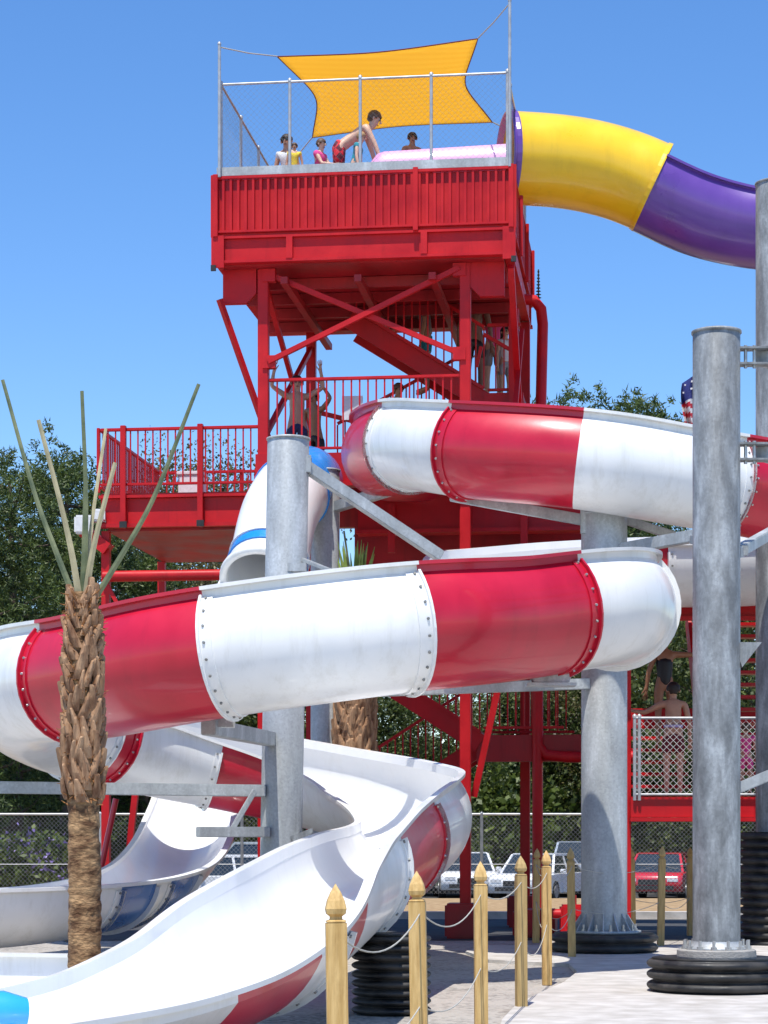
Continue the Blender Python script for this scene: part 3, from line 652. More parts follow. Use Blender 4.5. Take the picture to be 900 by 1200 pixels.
# main posts
PU0, PU1, PV0, PV1 = .62, 3.50, .35, 4.1
def tpost(u, v, z0, z1, w=.15): 
    o = tbox('post', u-w/2, u+w/2, v-w/2, v+w/2, z0, z1, 'red', bev=.01); return o
for u, v in ((PU0, PV0), (PU1, PV0), (PU0+.1, PV1), (W-.05, PV1), (W-.12, 2.4)): tpost(u, v, .45 if v != 2.4 else 6.9, 9.5 if v != 2.4 else 9.33)
for u, v in ((PU0, PV0), (PU1, PV0), (PU0+.1, PV1), (W-.05, PV1)):
    tbox('footing', u-.27, u+.27, v-.27, v+.27, .01, .5, 'red_dirty_shade', bev=.03)
# bracing
p0 = lambda z: T(PU0, PV0-.02, z); p1 = lambda z: T(PU1, PV0-.02, z)
tbar('brace', T(PU0+.08, PV0-.09, 8.17), T(PU1-.08, PV0-.09, 9.42), .07, .07); tbar('brace', T(PU0+.1, PV0-.01, 9.42), T(PU1-.05, PV0-.01, 8.22), .07, .07)
for p, zz in ((PU0+.09, 8.17), (PU1-.08, 8.22), (PU0+.09, 9.4), (PU1-.08, 9.4)): tbox('brace_plate', p-.09, p+.09, PV0-.10, PV0+.02, zz-.09, zz+.09, 'red')
tbar('brace', T(.02, .15, 9.05), T(PU0-.02, .8, 7.2), .07, .07)
tbar('brace', T(PU0, PV0+.2, 9.3), T(PU0+.1, PV1, 7.6), .07, .07); tbar('brace', T(PU0, PV0+.2, 7.2), T(PU0+.1, PV1, 9.2), .07, .07)
tbar('brace', T(PU0+.1, PV1, 8.2), T(W-.1, PV1, 7.3), .07, .07); tbar('brace', T(PU0+.1, PV1, 7.2), T(W-.1, PV1, 8.3), .07, .07)
tbar('brace', T(W-.02, .2, 9.4), T(W-.02, 2.3, 7.6), .09, .09); tbar('brace', T(W-.0, .25, 7.0), T(W-.0, 2.4, 9.0), .07, .07)
tbox('lower_beam', PU0, PU1, PV0+.08, PV0+.2, 6.96, 7.08, 'red') if False else None
# front rail of the middle platform
ZP = 6.86
pf0 = T(PU0+.08, PV0-.02, 0); pf1 = T(PU1-.08, PV0-.02, 0)
baluster_wall(pf0, pf1, ZP+.08, ZP+1.06, 'baluster_panel', .115, .022, outn=-tv, posts=(), toprail=.045)
# middle platform slab and girders reaching right
tbox('platform_floor', PU0-.1, 5.3, .30, PV1+.2, ZP-.08, ZP, 'red_dirty_shade')
tbox('platform_fascia', PU0-.1, 5.3, .24, .29, ZP-.42, ZP, 'red'); tbox('platform_flange', PU0-.12, 5.32, .16, .32, ZP-.48, ZP-.425, 'red')
tbox('platform_fascia', 5.31, 5.36, .3, PV1+.2, ZP-.42, ZP, 'red')
tbox('girder', 1.9, 5.28, .9, 1.1, 5.85, 6.35, 'red'); tbox('girder_flange', 1.88, 5.3, .82, 1.18, 5.79, 5.845, 'red')
for u in (2.4, 4.3): tbox('hanger', u-.05, u+.05, .75, .81, 5.5, 6.2, 'red')
tbox('girder', PU0-.1, 5.3, 3.8, 4.0, 6.3, 6.76, 'red_dirty_shade')
for v in (1.5, 2.3, 3.1): tbox('joist', PU0, 5.25, v-.04, v+.04, ZP-.30, ZP-.09, 'red_dirty_shade')
tbox('platform_panel', 1.7, 5.3, 2.0, 2.06, 5.2, 6.3, 'red_dirty_shade')
# stairs from the right landing up to the top deck
ZL = 8.05
tbox('landing_floor', PU1+.1, W+.02, 2.5, PV1+.1, ZL-.07, ZL, 'red_dirty_shade')
tbox('landing_edge', PU1+.1, W+.02, 2.42, 2.49, ZL-.16, ZL+.03, 'red')
def stair(u0, z0, u1, z1, v0, v1, nsteps, rail_v=None, open_tread=True):
    st = MB()
    a = T(u0, v0, z0); b = T(u1, v0, z1); 
    mb = MB(); mb.bar(T(u0, v0, z0-.08), T(u1, v0, z1-.08), .05, .28); s0 = build('stair_stringer', mb, M['red'], tower)
    mb = MB(); mb.bar(T(u0, v1, z0-.08), T(u1, v1, z1-.08), .05, .28); build('stair_stringer', mb, M['red'], tower)
    for k in range(nsteps):
        t = (k+.5)/nsteps; mb = MB(); mb.box(T(u0+(u1-u0)*t, (v0+v1)/2, z0+(z1-z0)*t), (abs(u1-u0)/nsteps*1.1, v1-v0-.06, .05), Trot); build('tread', mb, M['red_dirty_shade'], s0)
    if rail_v is not None:
        mb = MB(); n = int(abs(u1-u0)/.12)
        for k in range(n+1):
            t = k/n; p = T(u0+(u1-u0)*t, rail_v, z0+(z1-z0)*t); mb.box(p+V(0, 0, .55), (.022, .022, .9), Trot)
        o = build('stair_balusters', mb, M['red'], tower)
        mb = MB()
        for h in (.1, 1.02): mb.bar(T(u0, rail_v, z0+h), T(u1, rail_v, z1+h), .045, .045)
        build('handrail', mb, M['red'], o)
stair(PU1+.1, ZL, 1.55, 9.35, 2.5, 3.5, 9, 2.42)
stair(PU0+.6, ZP, PU1, ZL, 3.6, 4.3, 8, 3.55)
baluster_wall(T(PU1+.15, 2.45, 0), T(W-.02, 2.45, 0), ZL+.08, ZL+1.05, 'baluster_panel', .115, .02, outn=-tv)
tbar('handrail', T(PU1+.1, 2.38, 8.95), T(W-.02, 2.38, 8.62), .07, .05); tbar('handrail', T(PU1, 2.30, 8.45), T(W-.6, 2.30, 8.75), .05, .05)
# left landing
LO = V(-4.6, 36.1, 0); LW = 3.0
def L(u, v, z): return LO+tu*u+tv*v+V(0, 0, z)
def lbox(name, u0, u1, v0, v1, z0, z1, mat='red', bev=0):
    mb = MB(); mb.box(L((u0+u1)/2, (v0+v1)/2, (z0+z1)/2), (u1-u0, v1-v0, z1-z0), Trot, bev=bev); return build(name, mb, M[mat], tower)
lbox('landing_floor', 0, LW, 0, 4.4, 6.92, 7.0, 'red_dirty_shade')
for v0 in (0, 4.3): lbox('landing_fascia', 0, LW, v0-.02, v0+.05, 6.50, 6.91, 'red')
lbox('landing_flange', -.02, LW, -.10, .07, 6.44, 6.50, 'red'); lbox('landing_flange', -.02, LW, -.10, .07, 6.915, 6.96, 'red')
for u0 in (0, LW-.06): lbox('landing_fascia', u0, u0+.06, .08, 4.28, 6.5, 6.9, 'red')
lbox('landing_soffit', .08, LW, .1, 4.3, 6.40, 6.44, 'red_dirty_shade')
for u in (.35, 1.62): lbox('rail_post', u, u+.09, -.16, -.07, 6.42, 8.08, 'red', bev=.006); lbox('beam_end', u+.0, u+.12, -.21, -.165, 6.42, 6.52, 'blackpaint')
baluster_wall(L(0, -.04, 0), L(LW-.4, -.04, 0), 7.14, 8.03, 'baluster_panel', .12, .022, outn=-tv)
baluster_wall(L(0, 0, 0), L(0, 4.3, 0), 7.1, 8.03, 'baluster_panel', .12, .022, outn=-tu, posts=(0, .5, 1))
baluster_wall(L(0, 4.3, 0), L(LW, 4.3, 0), 7.1, 8.03, 'baluster_panel', .12, .022, outn=tv, posts=(.5,))
for u, v in ((.05, .1), (LW-.1, .1), (.05, 4.2)): lbox('post', u-.06, u+.07, v-.06, v+.07, .01, 6.4, 'red')
mb = MB(); mb.tube([L(.05, -.05, 5.65), L(LW+.2, -.05, 5.65)], .09, 14); build('cross_pipe', mb, M['red'], tower)
tbar('brace', L(.05, 0, 5.6), L(.5, 0, 4.8), .06, .06); tbar('brace', L(-.3, .1, 6.4), L(.1, .1, 6.1), .3, .2)
tbar('brace', L(.45, 1.0, 3.2), L(.1, 1.0, .1), .1, .1)
# lower tower: stairs, landing, beams
tbox('lower_beam', PU1, 5.4, 2.3, 2.45, 2.55, 2.95, 'red_dirty_shade'); tbox('lower_floor', PU1, 5.2, 2.46, 4.0, 2.87, 2.94, 'red_dirty_shade')
baluster_wall(T(PU1+.1, 2.36, 0), T(4.8, 2.36, 0), 3.06, 4.0, 'baluster_panel', .12, .022, outn=-tv)
baluster_wall(T(PU1+.1, 3.9, 0), T(4.9, 3.9, 0), 3.06, 4.0, 'baluster_panel', .12, .022, outn=tv)
stair(PU1+.05, 2.9, .9, 4.6, 2.3, 3.2, 10, 2.26); stair(PU1+.05, 2.9, .9, 1.2, 2.8, 3.7, 10, 3.75)
tbar('brace', T(PU1+.6, .5, 4.2), T(PU1+.1, .6, 2.0), .09, .09)
tbox('footing', 4.45-.3, 4.45+.3, .5, 1.3, .01, .4, 'red_dirty_shade', bev=.03)
# tower clutter: floodlight box, notice board on the rail
mb = MB(); mb.box(P(413, 478, 31.7), (.3, .02, .34), Trot); build('notice_panel', mb, M['c_white'], tower)

# red water pipe climbing beside the tower
wp = MB(); pth = [P(745, 887, 32.6), P(665, 887, 32.9), P(640, 885, 33), P(630, 872, 33), P(630, 640, 33.4), P(636, 380, 34.2), P(634, 362, 34.2), P(626, 352, 34.2), P(608, 350, 34.2)]
wp.tube(pth, .085, 16); wp.tube([P(630, 872, 33), V(P(630, 872, 33).x, 33, 0)], .08, 14); o = build('water_pipe', wp, M['red'], origin=(pth[4].x, pth[4].y, 0)); tag(o, 'slim red water pipe bent at top, climbing the right side of the tower', 'pipe')
mb = MB(); q = P(631, 350, 34.2)
for k in range(9): mb.lathe(q+V(0, 0, .05*k), [(.012, 0), (.05-.004*k, .012), (.012, .03), (.010, .05)], 8)
o = build('bird_spike_finial', mb, M['blackpaint'], origin=q); tag(o, 'small black ringed spike on top of the red water pipe bend', 'finial')

# galvanised chain-link helper: pipes plus woven wire
def chain(mb, a, b, z0, z1, p=.07, r=.003):
    d = b-a; L_ = d.length; d = d.normalized(); H = z1-z0; n = int((L_+H)/p)
    nrm = d.cross(V(0, 0, 1))*.003
    for k in range(n+1):
        for s_ in (1, -1):
            # diagonal line u = k*p - t (s=1) or u = k*p-H+t (s=-1), clip to the panel
            if s_ == 1: u0, zA, u1, zB = k*p, 0, k*p-H, H
            else: u0, zA, u1, zB = k*p-H, 0, k*p, H
            lo, hi = (u0, u1); t0, t1 = 0., 1.
            du = u1-u0
            for (bound, sign) in ((0, 1), (L_, -1)):
                f0_ = (u0-bound)*sign; f1_ = (u1-bound)*sign
                if f0_ < 0 and f1_ < 0: t0 = 2; break
                if f0_ < 0: t0 = max(t0, f0_/(f0_-f1_))
                if f1_ < 0: t1 = min(t1, f0_/(f0_-f1_))
            if t1-t0 < .02: continue
            A_ = a+d*(u0+du*t0)+V(0, 0, z0+H*t0)+nrm*s_; B_ = a+d*(u0+du*t1)+V(0, 0, z0+H*t1)+nrm*s_
            mb.tube([A_, B_], r, 3, caps=False, smooth=False)
def chain_fence(name, a, b, z0, z1, label, cat, posts, p=.07, r=.003, pr=.03, mid=False, wire='wire', bottom=True, group=None, rise=0):
    rt = empty(name, (a+b)/2+V(0, 0, z0), label, cat, group)
    mb = MB(); chain(mb, a, b, z0+.03, z1-.02, p, r); build('chain_link_mesh', mb, M[wire], rt)
    mb = MB(); mb.tube([a+V(0, 0, z1), b+V(0, 0, z1)], pr*.8, 10); build('top_rail', mb, M['rail'], rt)
    if bottom: mb = MB(); mb.tube([a+V(0, 0, z0+.03), b+V(0, 0, z0+.03)], pr*.7, 8); build('bottom_rail', mb, M['rail'], rt)
    if mid: mb = MB(); mb.tube([a+V(0, 0, z0+(z1-z0)*.38), b+V(0, 0, z0+(z1-z0)*.38)], pr*.3, 6); build('tension_wire', mb, M['rail'], rt)
    for t in posts:
        q = a+(b-a)*t; mb = MB(); mb.tube([q+V(0, 0, z0-.05), q+V(0, 0, z1+.03)], pr, 12); mb.lathe(q+V(0, 0, z1+.03), [(pr+.005, -.03), (pr+.006, .01), (.001, .03)], 12); build('fence_post', mb, M['rail'], rt)
    return rt
# top deck fence
zt0, zt1 = 10.74, 12.06
e = .06
chain_fence('deck_fence', T(e, e, 0), T(W-e, e, 0), zt0, zt1, 'chain-link screen along the front of the top deck', 'fence', (0, .243, .49, .737, 1), .085, .0012, .022)
fc = chain_fence('deck_fence', T(W-e, e+.05, 0), T(W-e, D-e, 0), zt0, zt1, 'chain-link screen on the right side of the top deck, where the yellow tube leaves', 'fence', (.03, .12, .9), .085, .0012, .022)
chain_fence('deck_fence', T(e, e+.05, 0), T(e, D-e, 0), zt0, zt1, 'chain-link screen along the left side of the top deck', 'fence', (.33, .66, 1), .085, .0012, .022)
mb = MB(); mb.box(T(W/2, .02, 10.80), (W-.05, .012, .11), Trot); build('kick_plate', mb, M['galv'], fc) if False else None
kp = MB(); kp.box(T(W/2, .0, 10.81), (W-.02, .012, .12), Trot); o = build('kick_plate', kp, M['galv'], origin=T(W/2, 0, 10.75)); tag(o, 'galvanised kick strip along the foot of the front deck screen', 'kick plate')
# sail masts
for uu, ztop, lab in ((.06, 12.60, 'thin steel mast at the left front corner of the top deck'), (W-.02, 13.03, 'taller thin steel mast at the right front corner of the deck')):
    mb = MB(); mb.tube([T(uu, -.06, 10.72 if uu > 1 else 10.72), T(uu, -.06, ztop)], .022, 12); mb.lathe(T(uu, -.06, ztop), [(.026, -.02), (.026, .01), (.001, .03)], 10)
    o = build('sail_mast', mb, M['rail'], origin=T(uu, -.06, 10)); tag(o, lab, 'mast')
# sail
c0, c1, c2_, c3 = P(325, 66, 32.2), P(560, 45, 31.7), P(577, 143, 34.6), P(366, 161, 34.8)
rows = []; NS = 26
def edge(a, b, t, sag, toward): 
    p = a.lerp(b, t); m = 4*t*(1-t); return p+(toward-p).normalized()*sag*m
cen = (c0+c1+c2_+c3)/4
rows = []
for i in range(NS+1):
    v = i/NS; row = []
    eL = edge(c0, c3, v, .30, cen); eR = edge(c1, c2_, v, .30, cen)
    for j in range(NS+1):
        u = j/NS
        eT = edge(c0, c1, u, .14, cen); eB = edge(c3, c2_, u, .14, cen)
        bil = c0*(1-u)*(1-v)+c1*u*(1-v)+c2_*u*v+c3*(1-u)*v
        p = eT*(1-v)+eB*v+eL*(1-u)+eR*u-bil; p += V(0, 0, -.10*16*u*(1-u)*v*(1-v)); row.append(p)
    rows.append(row)
mb = MB(); mb.grid(rows)
sail = build('shade_sail', mb, M['sail'], origin=cen); tag(sail, 'amber four-cornered shade sail stretched above the top deck', 'shade sail')
sm = sail.modifiers.new('thick', 'SOLIDIFY'); sm.thickness = .006
hm = MB()
per = rows[0]+[r_[-1] for r_ in rows[1:]]+rows[-1][::-1][1:]+[r_[0] for r_ in rows[::-1][1:]]
hm.tube([p+V(0, 0, -.004) for p in per], .009, 6); build('hem', hm, M['c_darkred'], sail)
for a, b, lab in ((c0, T(.06, -.06, 12.55), 'pale rope from the left mast to the sail'), (c1, T(W-.02, -.06, 12.98), 'short rope from the tall right mast to the sail'), (c2_, T(W-.05, D-.1, 12.55), 'rope from the rear right corner of the sail to the deck screen'), (c3, T(.1, D-.1, 12.05), 'rope from the rear left corner of the sail to the deck screen')):
    mb = MB(); mb.tube([a, a.lerp(b, .5)+V(0, 0, -.02), b], .009, 6); o = build('sail_rope', mb, M['rope'], origin=a); tag(o, lab, 'rope')
# lilac start tub on the deck
mb = MB(); rowsT = []
for k in range(25):
    t = k/24; x = -.36+2.15*t; h = .50*min(1, (t/.13)**.6) if t < .13 else .50+.10*t; y0 = 32.1-.12*t
    rowsT.append([(x, y0, 10.72), (x, y0-.04, 10.95+h*.3), (x, y0, 10.72+h+.1), (x, y0+.09, 10.75+h+.1), (x, y0+.14, 10.72+h), (x, y0+.16, 10.76)])
mb.grid([[Vector(p) for p in r_] for r_ in rowsT]); mb.grid([[Vector(p)+V(0, 1.1, 0) for p in r_[::-1]] for r_ in rowsT]); mb.box((.7, 32.7, 10.76), (2.1, 1.0, .05))
o = build('start_tub', mb, M['lilac'], origin=(.7, 32.5, 10.72)); tag(o, 'lilac starting tub of the tube slide on the top deck', 'start tub')

# right lower platform with its own fence and stairs
rp = empty('side_platform', (4.3, 31.5, 0), 'low red steel platform with an open stair at the right, behind the front column', 'platform')
def rbox(name, x0, x1, y0, y1, z0, z1, mat='red'):
    mb = MB(); mb.box(((x0+x1)/2, (y0+y1)/2, (z0+z1)/2), (x1-x0, y1-y0, z1-z0), bev=.006); return build(name, mb, M[mat], rp)
x0, x1 = 3.36, 5.9
rbox('deck_beam', x0, x1, 30.22, 30.32, 1.70, 1.98); rbox('beam_flange', x0-.01, x1, 30.16, 30.34, 1.64, 1.697); rbox('deck_floor', x0, x1, 30.33, 32.8, 1.90, 1.97, 'red_dirty_shade')
rbox('upper_beam', x0+.4, x1, 31.0, 31.1, 4.52, 4.86); rbox('beam_flange', x0+.4, x1, 30.94, 31.12, 4.46, 4.517); rbox('upper_floor', x0+.4, x1, 31.12, 33, 4.78, 4.85, 'red_dirty_shade')
for x, y in ((x0-.03, 30.4), (5.8, 30.5), (x0-.03, 32.7)): rbox('post', x-.05, x+.05, y-.05, y+.05, .01, 4.85 if x < 5 else 4.5)
rbox('mid_beam', x0, x1, 33.2, 33.3, 3.05, 3.35)
for k in range(14): rbox('tread', 4.6, 5.9, 31.4+.14*k, 31.7+.14*k, 2.12+.19*k, 2.17+.19*k, 'red')
for k in range(5): rbox('tread', 3.6, 4.55, 32.9+.25*k, 33.2+.25*k, 2.15+.19*k, 2.2+.19*k, 'red')
mb = MB(); mb.bar((4.56, 31.4, 2.0), (4.56, 33.3, 4.7), .05, .28); mb.bar((5.92, 31.4, 2.0), (5.92, 33.3, 4.7), .05, .28); build('stair_stringer', mb, M['red'], rp)
chain_fence('platform_fence', V(3.41, 30.18, 0), V(5.9, 30.18, 0), 1.98, 3.05, 'chain-link guard in a steel frame along the low right platform', 'fence', (0, .025, 1), .09, .0034, .024, wire='wire_light')
mb = MB(); mb.tube([(x0+.5, 31.02, 5.3), (x1, 31.02, 5.3)], .022, 8); mb.tube([(x0+.5, 31.02, 5.3), (x0+.5, 31.02, 4.85)], .022, 8); build('pipe_rail', mb, M['rail'], rp)
# yellow slide piece seen beyond the platform
mb = MB(); mb.tube([(5.45, 33.6, 5.1), (5.75, 33.5, 5.9), (6.2, 33.4, 6.4)], .40, 20, caps=False); o = build('yellow_funnel', mb, M['yellow'], origin=(5.6, 33.5, 4.9)); tag(o, 'yellow tube piece glimpsed past the right column above the platform', 'tube')

# valve box, red hydrant-like pump at the column foot
q = P(670, 1078, 31.0); mb = MB(); mb.box((q.x, 30.9, .28), (.34, .3, .42), bev=.03); mb.tube([(q.x-.28, 30.85, .36), (q.x+.3, 30.85, .36)], .07, 12); mb.tube([(q.x, 30.9, .45), (q.x, 30.9, .62)], .06, 12); mb.box((q.x-.05, 30.9, .04), (.6, .4, .07))
for k in range(4): mb.tube([(q.x+.12*(k % 2)-.06, 30.72, .2+.16*(k//2)), (q.x+.12*(k % 2)-.06, 30.78, .2+.16*(k//2))], .03, 8)
o = build('valve_block', mb, M['red'], origin=(q.x, 30.9, 0)); tag(o, 'bright red pump valve block low behind the middle column', 'valve')

# ------------------------------------------------------------------ wooden posts and ropes
def wood_post(w=.089, h=1.3):
    rt = empty('wooden_post', (0, 0, 0), '', 'post', 'pointed wooden rope posts around the gravel')
    mb = MB(); mb.box((0, 0, (h-.16)/2), (w, w, h-.16), bev=.006)
    build('shaft', mb, M['wood'], rt)
    mb = MB(); z = h-.16; s_ = w/2
    prof = [(s_*1.0, z-.001), (s_*.98, z+.004), (s_*.62, z+.010), (s_*.60, z+.022), (s_*.95, z+.034), (s_*1.04, z+.055), (s_*.86, z+.09), (s_*.52, z+.125), (s_*.18, z+.150), (.001, z+.162)]
    rws = []
    for rr, zz in prof:
        row = []
        for k in range(16):
            a = 2*math.pi*k/16; cx, cy = math.cos(a), math.sin(a); m_ = max(abs(cx), abs(cy))**.75; row.append(Vector((rr*cx/m_*1.0, rr*cy/m_*1.0, zz)))
        rws.append(row)
    mb.grid(rws, 0, False, True); build('finial', mb, M['wood'], rt)
    return rt
proto = wood_post()
wp_ = [(398, 9.35, 1.28, 4), (493, 11.9, 1.29, -6), (564, 15.1, 1.30, 3), (611, 18.6, 1.30, 12), (641, 21.7, 1.32, 5), (670.5, 26.0, 1.32, -8), (628, 30.0, 1.28, 3), (741, 31.0, 1.28, 9), (774, 28.5, 1.32, 0), (809, 32.0, 1.28, 6)]
wl = ['nearest wooden post, in front of the white slide exit', 'wooden post before the black ribbed pipe, second from the left', 'wooden post third from the left beside the exit flume', 'darker wooden post fourth from the left', 'wooden post fifth from the left in the middle of the row', 'thin wooden post close to the left side of the middle column', 'small far wooden post left of the middle column, beyond the gravel', 'wooden post just right of the middle column by the red valve', 'darker post between the two right columns', 'far wooden post touching the left edge of the front right column']
tops = []
for k, (px, d, h, a) in enumerate(wp_):
    o = proto if k == 0 else copy_tree(proto)
    zsc = h/1.3; zb = 0 if d < 27 else 0.0
    if k in (3, 5, 8):
        for ch in o.children:
            ch.data = ch.data.copy(); ch.data.materials[0] = M['wood_dark']
    o.location = ((px-450)*d/F, d, 0); o.scale = (1, 1, zsc); o.rotation_euler = (R(random.uniform(-1.3, 1.3)), R(random.uniform(-1.1, 1.1)), R(a)); o['label'] = wl[k]
    tops.append(V((px-450)*d/F, d, h))
pairs = [(0, 1), (1, 2), (2, 3), (3, 4), (4, 6), (4, 5), (5, 8), (8, 9), (7, 9), (6, 5)]
rl = ['from the nearest wooden post to the second', 'from the second wooden post to the third', 'from the third wooden post to the fourth', 'between the fourth and fifth wooden posts', 'from the fifth wooden post back to the small far one', 'between the fifth post and the thin one by the column', 'across the foot of the middle column', 'from the dark right post to the far right one', 'behind the right columns near the red valve', 'from the small far post to the thin post by the column']
for (i_, j_), lab in zip(pairs, rl):
    rt = empty('rope_barrier', tops[i_], 'pale ropes strung '+lab, 'rope', 'ropes between the wooden posts')
    for zz, sg in ((-.22, .14), (-.72, .2)):
        a, b = tops[i_]+V(0, 0, zz), tops[j_]+V(0, 0, zz); mb = MB()
        sg *= random.uniform(.5, 1.1)*min(1, (b-a).length/3)
        mb.tube([a.lerp(b, t/14)+V(0, 0, -4*sg*(t/14)*(1-t/14)) for t in range(15)], .0042, 6); build('rope', mb, M['rope'], rt)

# ------------------------------------------------------------------ palms
def palm(loc, h, r, label, boots_from, petioles, fan=None, seed=1, lowmat='trunk_low'):
    rnd = random.Random(seed); rt = empty('palm_tree', loc, label, 'palm tree'); loc = Vector(loc)
    mb = MB(); prof = []
    n = 90; ringr = [rnd.uniform(-.03, .06) for _ in range(n+1)]
    rows = []
    for i in range(n+1):
        z = h*i/n; rr = r*(1.0-.10*i/n)
        if i/n > .86: rr *= 1-.48*((i/n-.86)/.14)
        row = []
        for k in range(28):
            a = 2*math.pi*k/28; q = rr*(1+.04*math.sin(3*a+z*2)+.06*rnd.uniform(-1, 1)+ringr[i]); row.append(loc+V(q*math.cos(a)+.015*math.sin(z*1.5), q*math.sin(a), z))
        rows.append(row)
    mb.grid(rows, 0, True, True); build('trunk', mb, M[lowmat], rt)
    # old leaf bases in a spiral, the criss-cross pattern
    mb = MB(); z = boots_from; k = 0
    while z < h-.06:
        a = k*2.39996+rnd.uniform(-.1, .1); tt = (z-boots_from)/(h-boots_from)
        rr = r*(1-.10*z/h)*(1-.48*max(0, (z/h-.86)/.14)); u = V(math.cos(a), math.sin(a), 0); tn = V(-math.sin(a), math.cos(a), 0)
        Lh = rnd.uniform(.18, .34)*(r/.15)**.5*(1-.35*tt); w = rnd.uniform(.038, .058)*(r/.15)**.6; out = rnd.uniform(.02, .055)*(1-.2*tt)
        lean = rnd.choice((-1, 1))*rnd.uniform(.15, .35)*Lh
        b_ = loc+V(0, 0, z)
        sec = []
        for t, ww, oo, dd in ((0, 1.15, .0, .02), (.35, .95, .35, .035), (.7, .62, .75, .03), (.93, .40, 1.05, .022), (1, .33, 1.1, .012)):
            cc = b_+u*(rr+out*oo)+V(0, 0, Lh*t)+tn*lean*t
            sec.append([cc-tn*w*ww, cc-tn*w*ww*.5+u*dd, cc+u*dd*1.25, cc+tn*w*ww*.5+u*dd, cc+tn*w*ww, cc-u*.03])
        mb.grid(sec, 0, False, True); mb.add(sec[-1], [(0, 1, 2, 3, 4, 5)], 0)
        z += .0125*(r/.15)**-.5*(.95); k += 1
    build('leaf_bases', mb, M['bark'], rt)
    mb = MB()                                # loose fibre between the boots
    for k in range(900):
        z = rnd.uniform(boots_from, h-.02); a = rnd.uniform(0, 6.283); rr = r*(1-.10*z/h); u = V(math.cos(a), math.sin(a), 0)
        p = loc+u*(rr*.95)+V(0, 0, z); q = p+u*rnd.uniform(.02, .07)+V(rnd.uniform(-.04, .04), rnd.uniform(-.04, .04), rnd.uniform(-.05, .09)); mb.tube([p, q], [.009, .002], 3, smooth=False)
    build('trunk_fibre', mb, M['fibre'], rt)
    for tip, w, mt, bend in petioles:
        a = loc+V((tip.x-loc.x)*.06, 0, h-.12); b = tip; mid = a.lerp(b, .5)+bend; pts = catmull([a, a.lerp(mid, .5)+V(0, 0, .02)+bend*.25, mid, b], 6)
        mb = MB(); nn = len(pts); rws = []
        for i, p in enumerate(pts):
            t = i/(nn-1); ww = w*(1.15-.5*t); d_ = (pts[min(i+1, nn-1)]-pts[max(i-1, 0)]).normalized(); sx = d_.cross(V(0, -1, 0)).normalized()
            rws.append([p-sx*ww, p+V(0, -.35*ww, 0), p+sx*ww, p+V(0, .5*ww, 0)])
        mb.grid(rws, 0, False, True); mb.add(rws[-1], [(0, 1, 2, 3)])
        build('frond_stalk', mb, M[mt], rt)
    if fan:
        for k in range(fan):
            a0_ = rnd.uniform(-.28, .28); dy = rnd.uniform(-.15, .15); b = loc+V(a0_*1.0, dy, h+rnd.uniform(.45, .75)); a = loc+V(a0_*.3, 0, h-.1); mb = MB(); sx = V(.022, 0, 0)
            m1 = a.lerp(b, .6); mb.grid([[a-sx*.6, a+V(0, -.01, 0), a+sx*.6], [m1-sx, m1+V(0, -.014, 0), m1+sx], [b-sx*.1, b, b+sx*.1]], 0, False); build('frond', mb, M['frond_green'], rt)
    return rt
d = 18.5; px0 = (97-450)*d/F
tp = lambda px, py, dy=0: P(px, py, d+dy)
palm((px0, d, 0), 3.50, .134, 'newly planted palm trunk in the left foreground with bare cut stalks', 1.72,
     [(tp(3, 445, .3), .023, 'frond', V(-.03, 0, -.05)), (tp(96, 458), .023, 'frond', V(.03, 0, 0)), (tp(45, 492, -.2), .026, 'frond_tan', V(.03, 0, .0)), (tp(124, 502, .2), .019, 'frond_tan', V(-.02, 0, 0)),
      (tp(135, 542, -.2), .027, 'frond_tan', V(-.03, 0, 0)), (tp(233, 450), .024, 'frond', V(.06, 0, -.06)), (tp(100, 570, .1), .025, 'frond', V(0, 0, 0))], seed=3)
d2 = 30.4; palm(((416-450)*d2/F, d2, 0), 4.75, .26, 'second palm tree seen between the columns with a few upright green fronds', .8, [(P(403, 622, d2), .02, 'frond', V(0, 0, 0)), (P(430, 640, d2), .02, 'frond', V(0, 0, 0))], fan=26, seed=5, lowmat='bark')

# ------------------------------------------------------------------ trees, bushes
def quads_obj(name, V4, mat, parent):
    n = len(V4); me = bpy.data.meshes.new(name); k = V4.shape[1]
    me.vertices.add(n*k); me.vertices.foreach_set('co', V4.reshape(-1).astype(np.float32))
    me.loops.add(n*k); me.loops.foreach_set('vertex_index', np.arange(n*k, dtype=np.int32))
    me.polygons.add(n); me.polygons.foreach_set('loop_start', np.arange(0, n*k, k, dtype=np.int32)); me.polygons.foreach_set('loop_total', np.full(n, k, dtype=np.int32))
    me.update(calc_edges=True); me.materials.append(mat); o = bpy.data.objects.new(name, me); C.objects.link(o); o.parent = parent; return o
rng = np.random.default_rng(4)
def unit(n):
    v = rng.normal(size=(n, 3)); return v/np.linalg.norm(v, axis=1)[:, None]
def leaves(cent, per, spread, ln, wd, needle=False):
    c = np.repeat(cent, per, axis=0); n = len(c)
    if needle:
        d_ = unit(n); d_[:, 2] = d_[:, 2]*.7+.35; d_ /= np.linalg.norm(d_, axis=1)[:, None]
        base = c+unit(n)*spread*rng.random((n, 1)); side = np.cross(d_, unit(n)); side /= np.linalg.norm(side, axis=1)[:, None]
        l = ln*(.6+.6*rng.random((n, 1))); return np.stack([base-side*wd, base+side*wd, base+d_*l], 1)
    base = c+rng.normal(size=(n, 3))*spread; a = unit(n); b_ = np.cross(a, unit(n)); b_ /= np.linalg.norm(b_, axis=1)[:, None]
    l = ln*(.6+.7*rng.random((n, 1))); w = wd*(.6+.7*rng.random((n, 1)))
    return np.stack([base-a*l, base-b_*w, base+a*l, base+b_*w], 1)
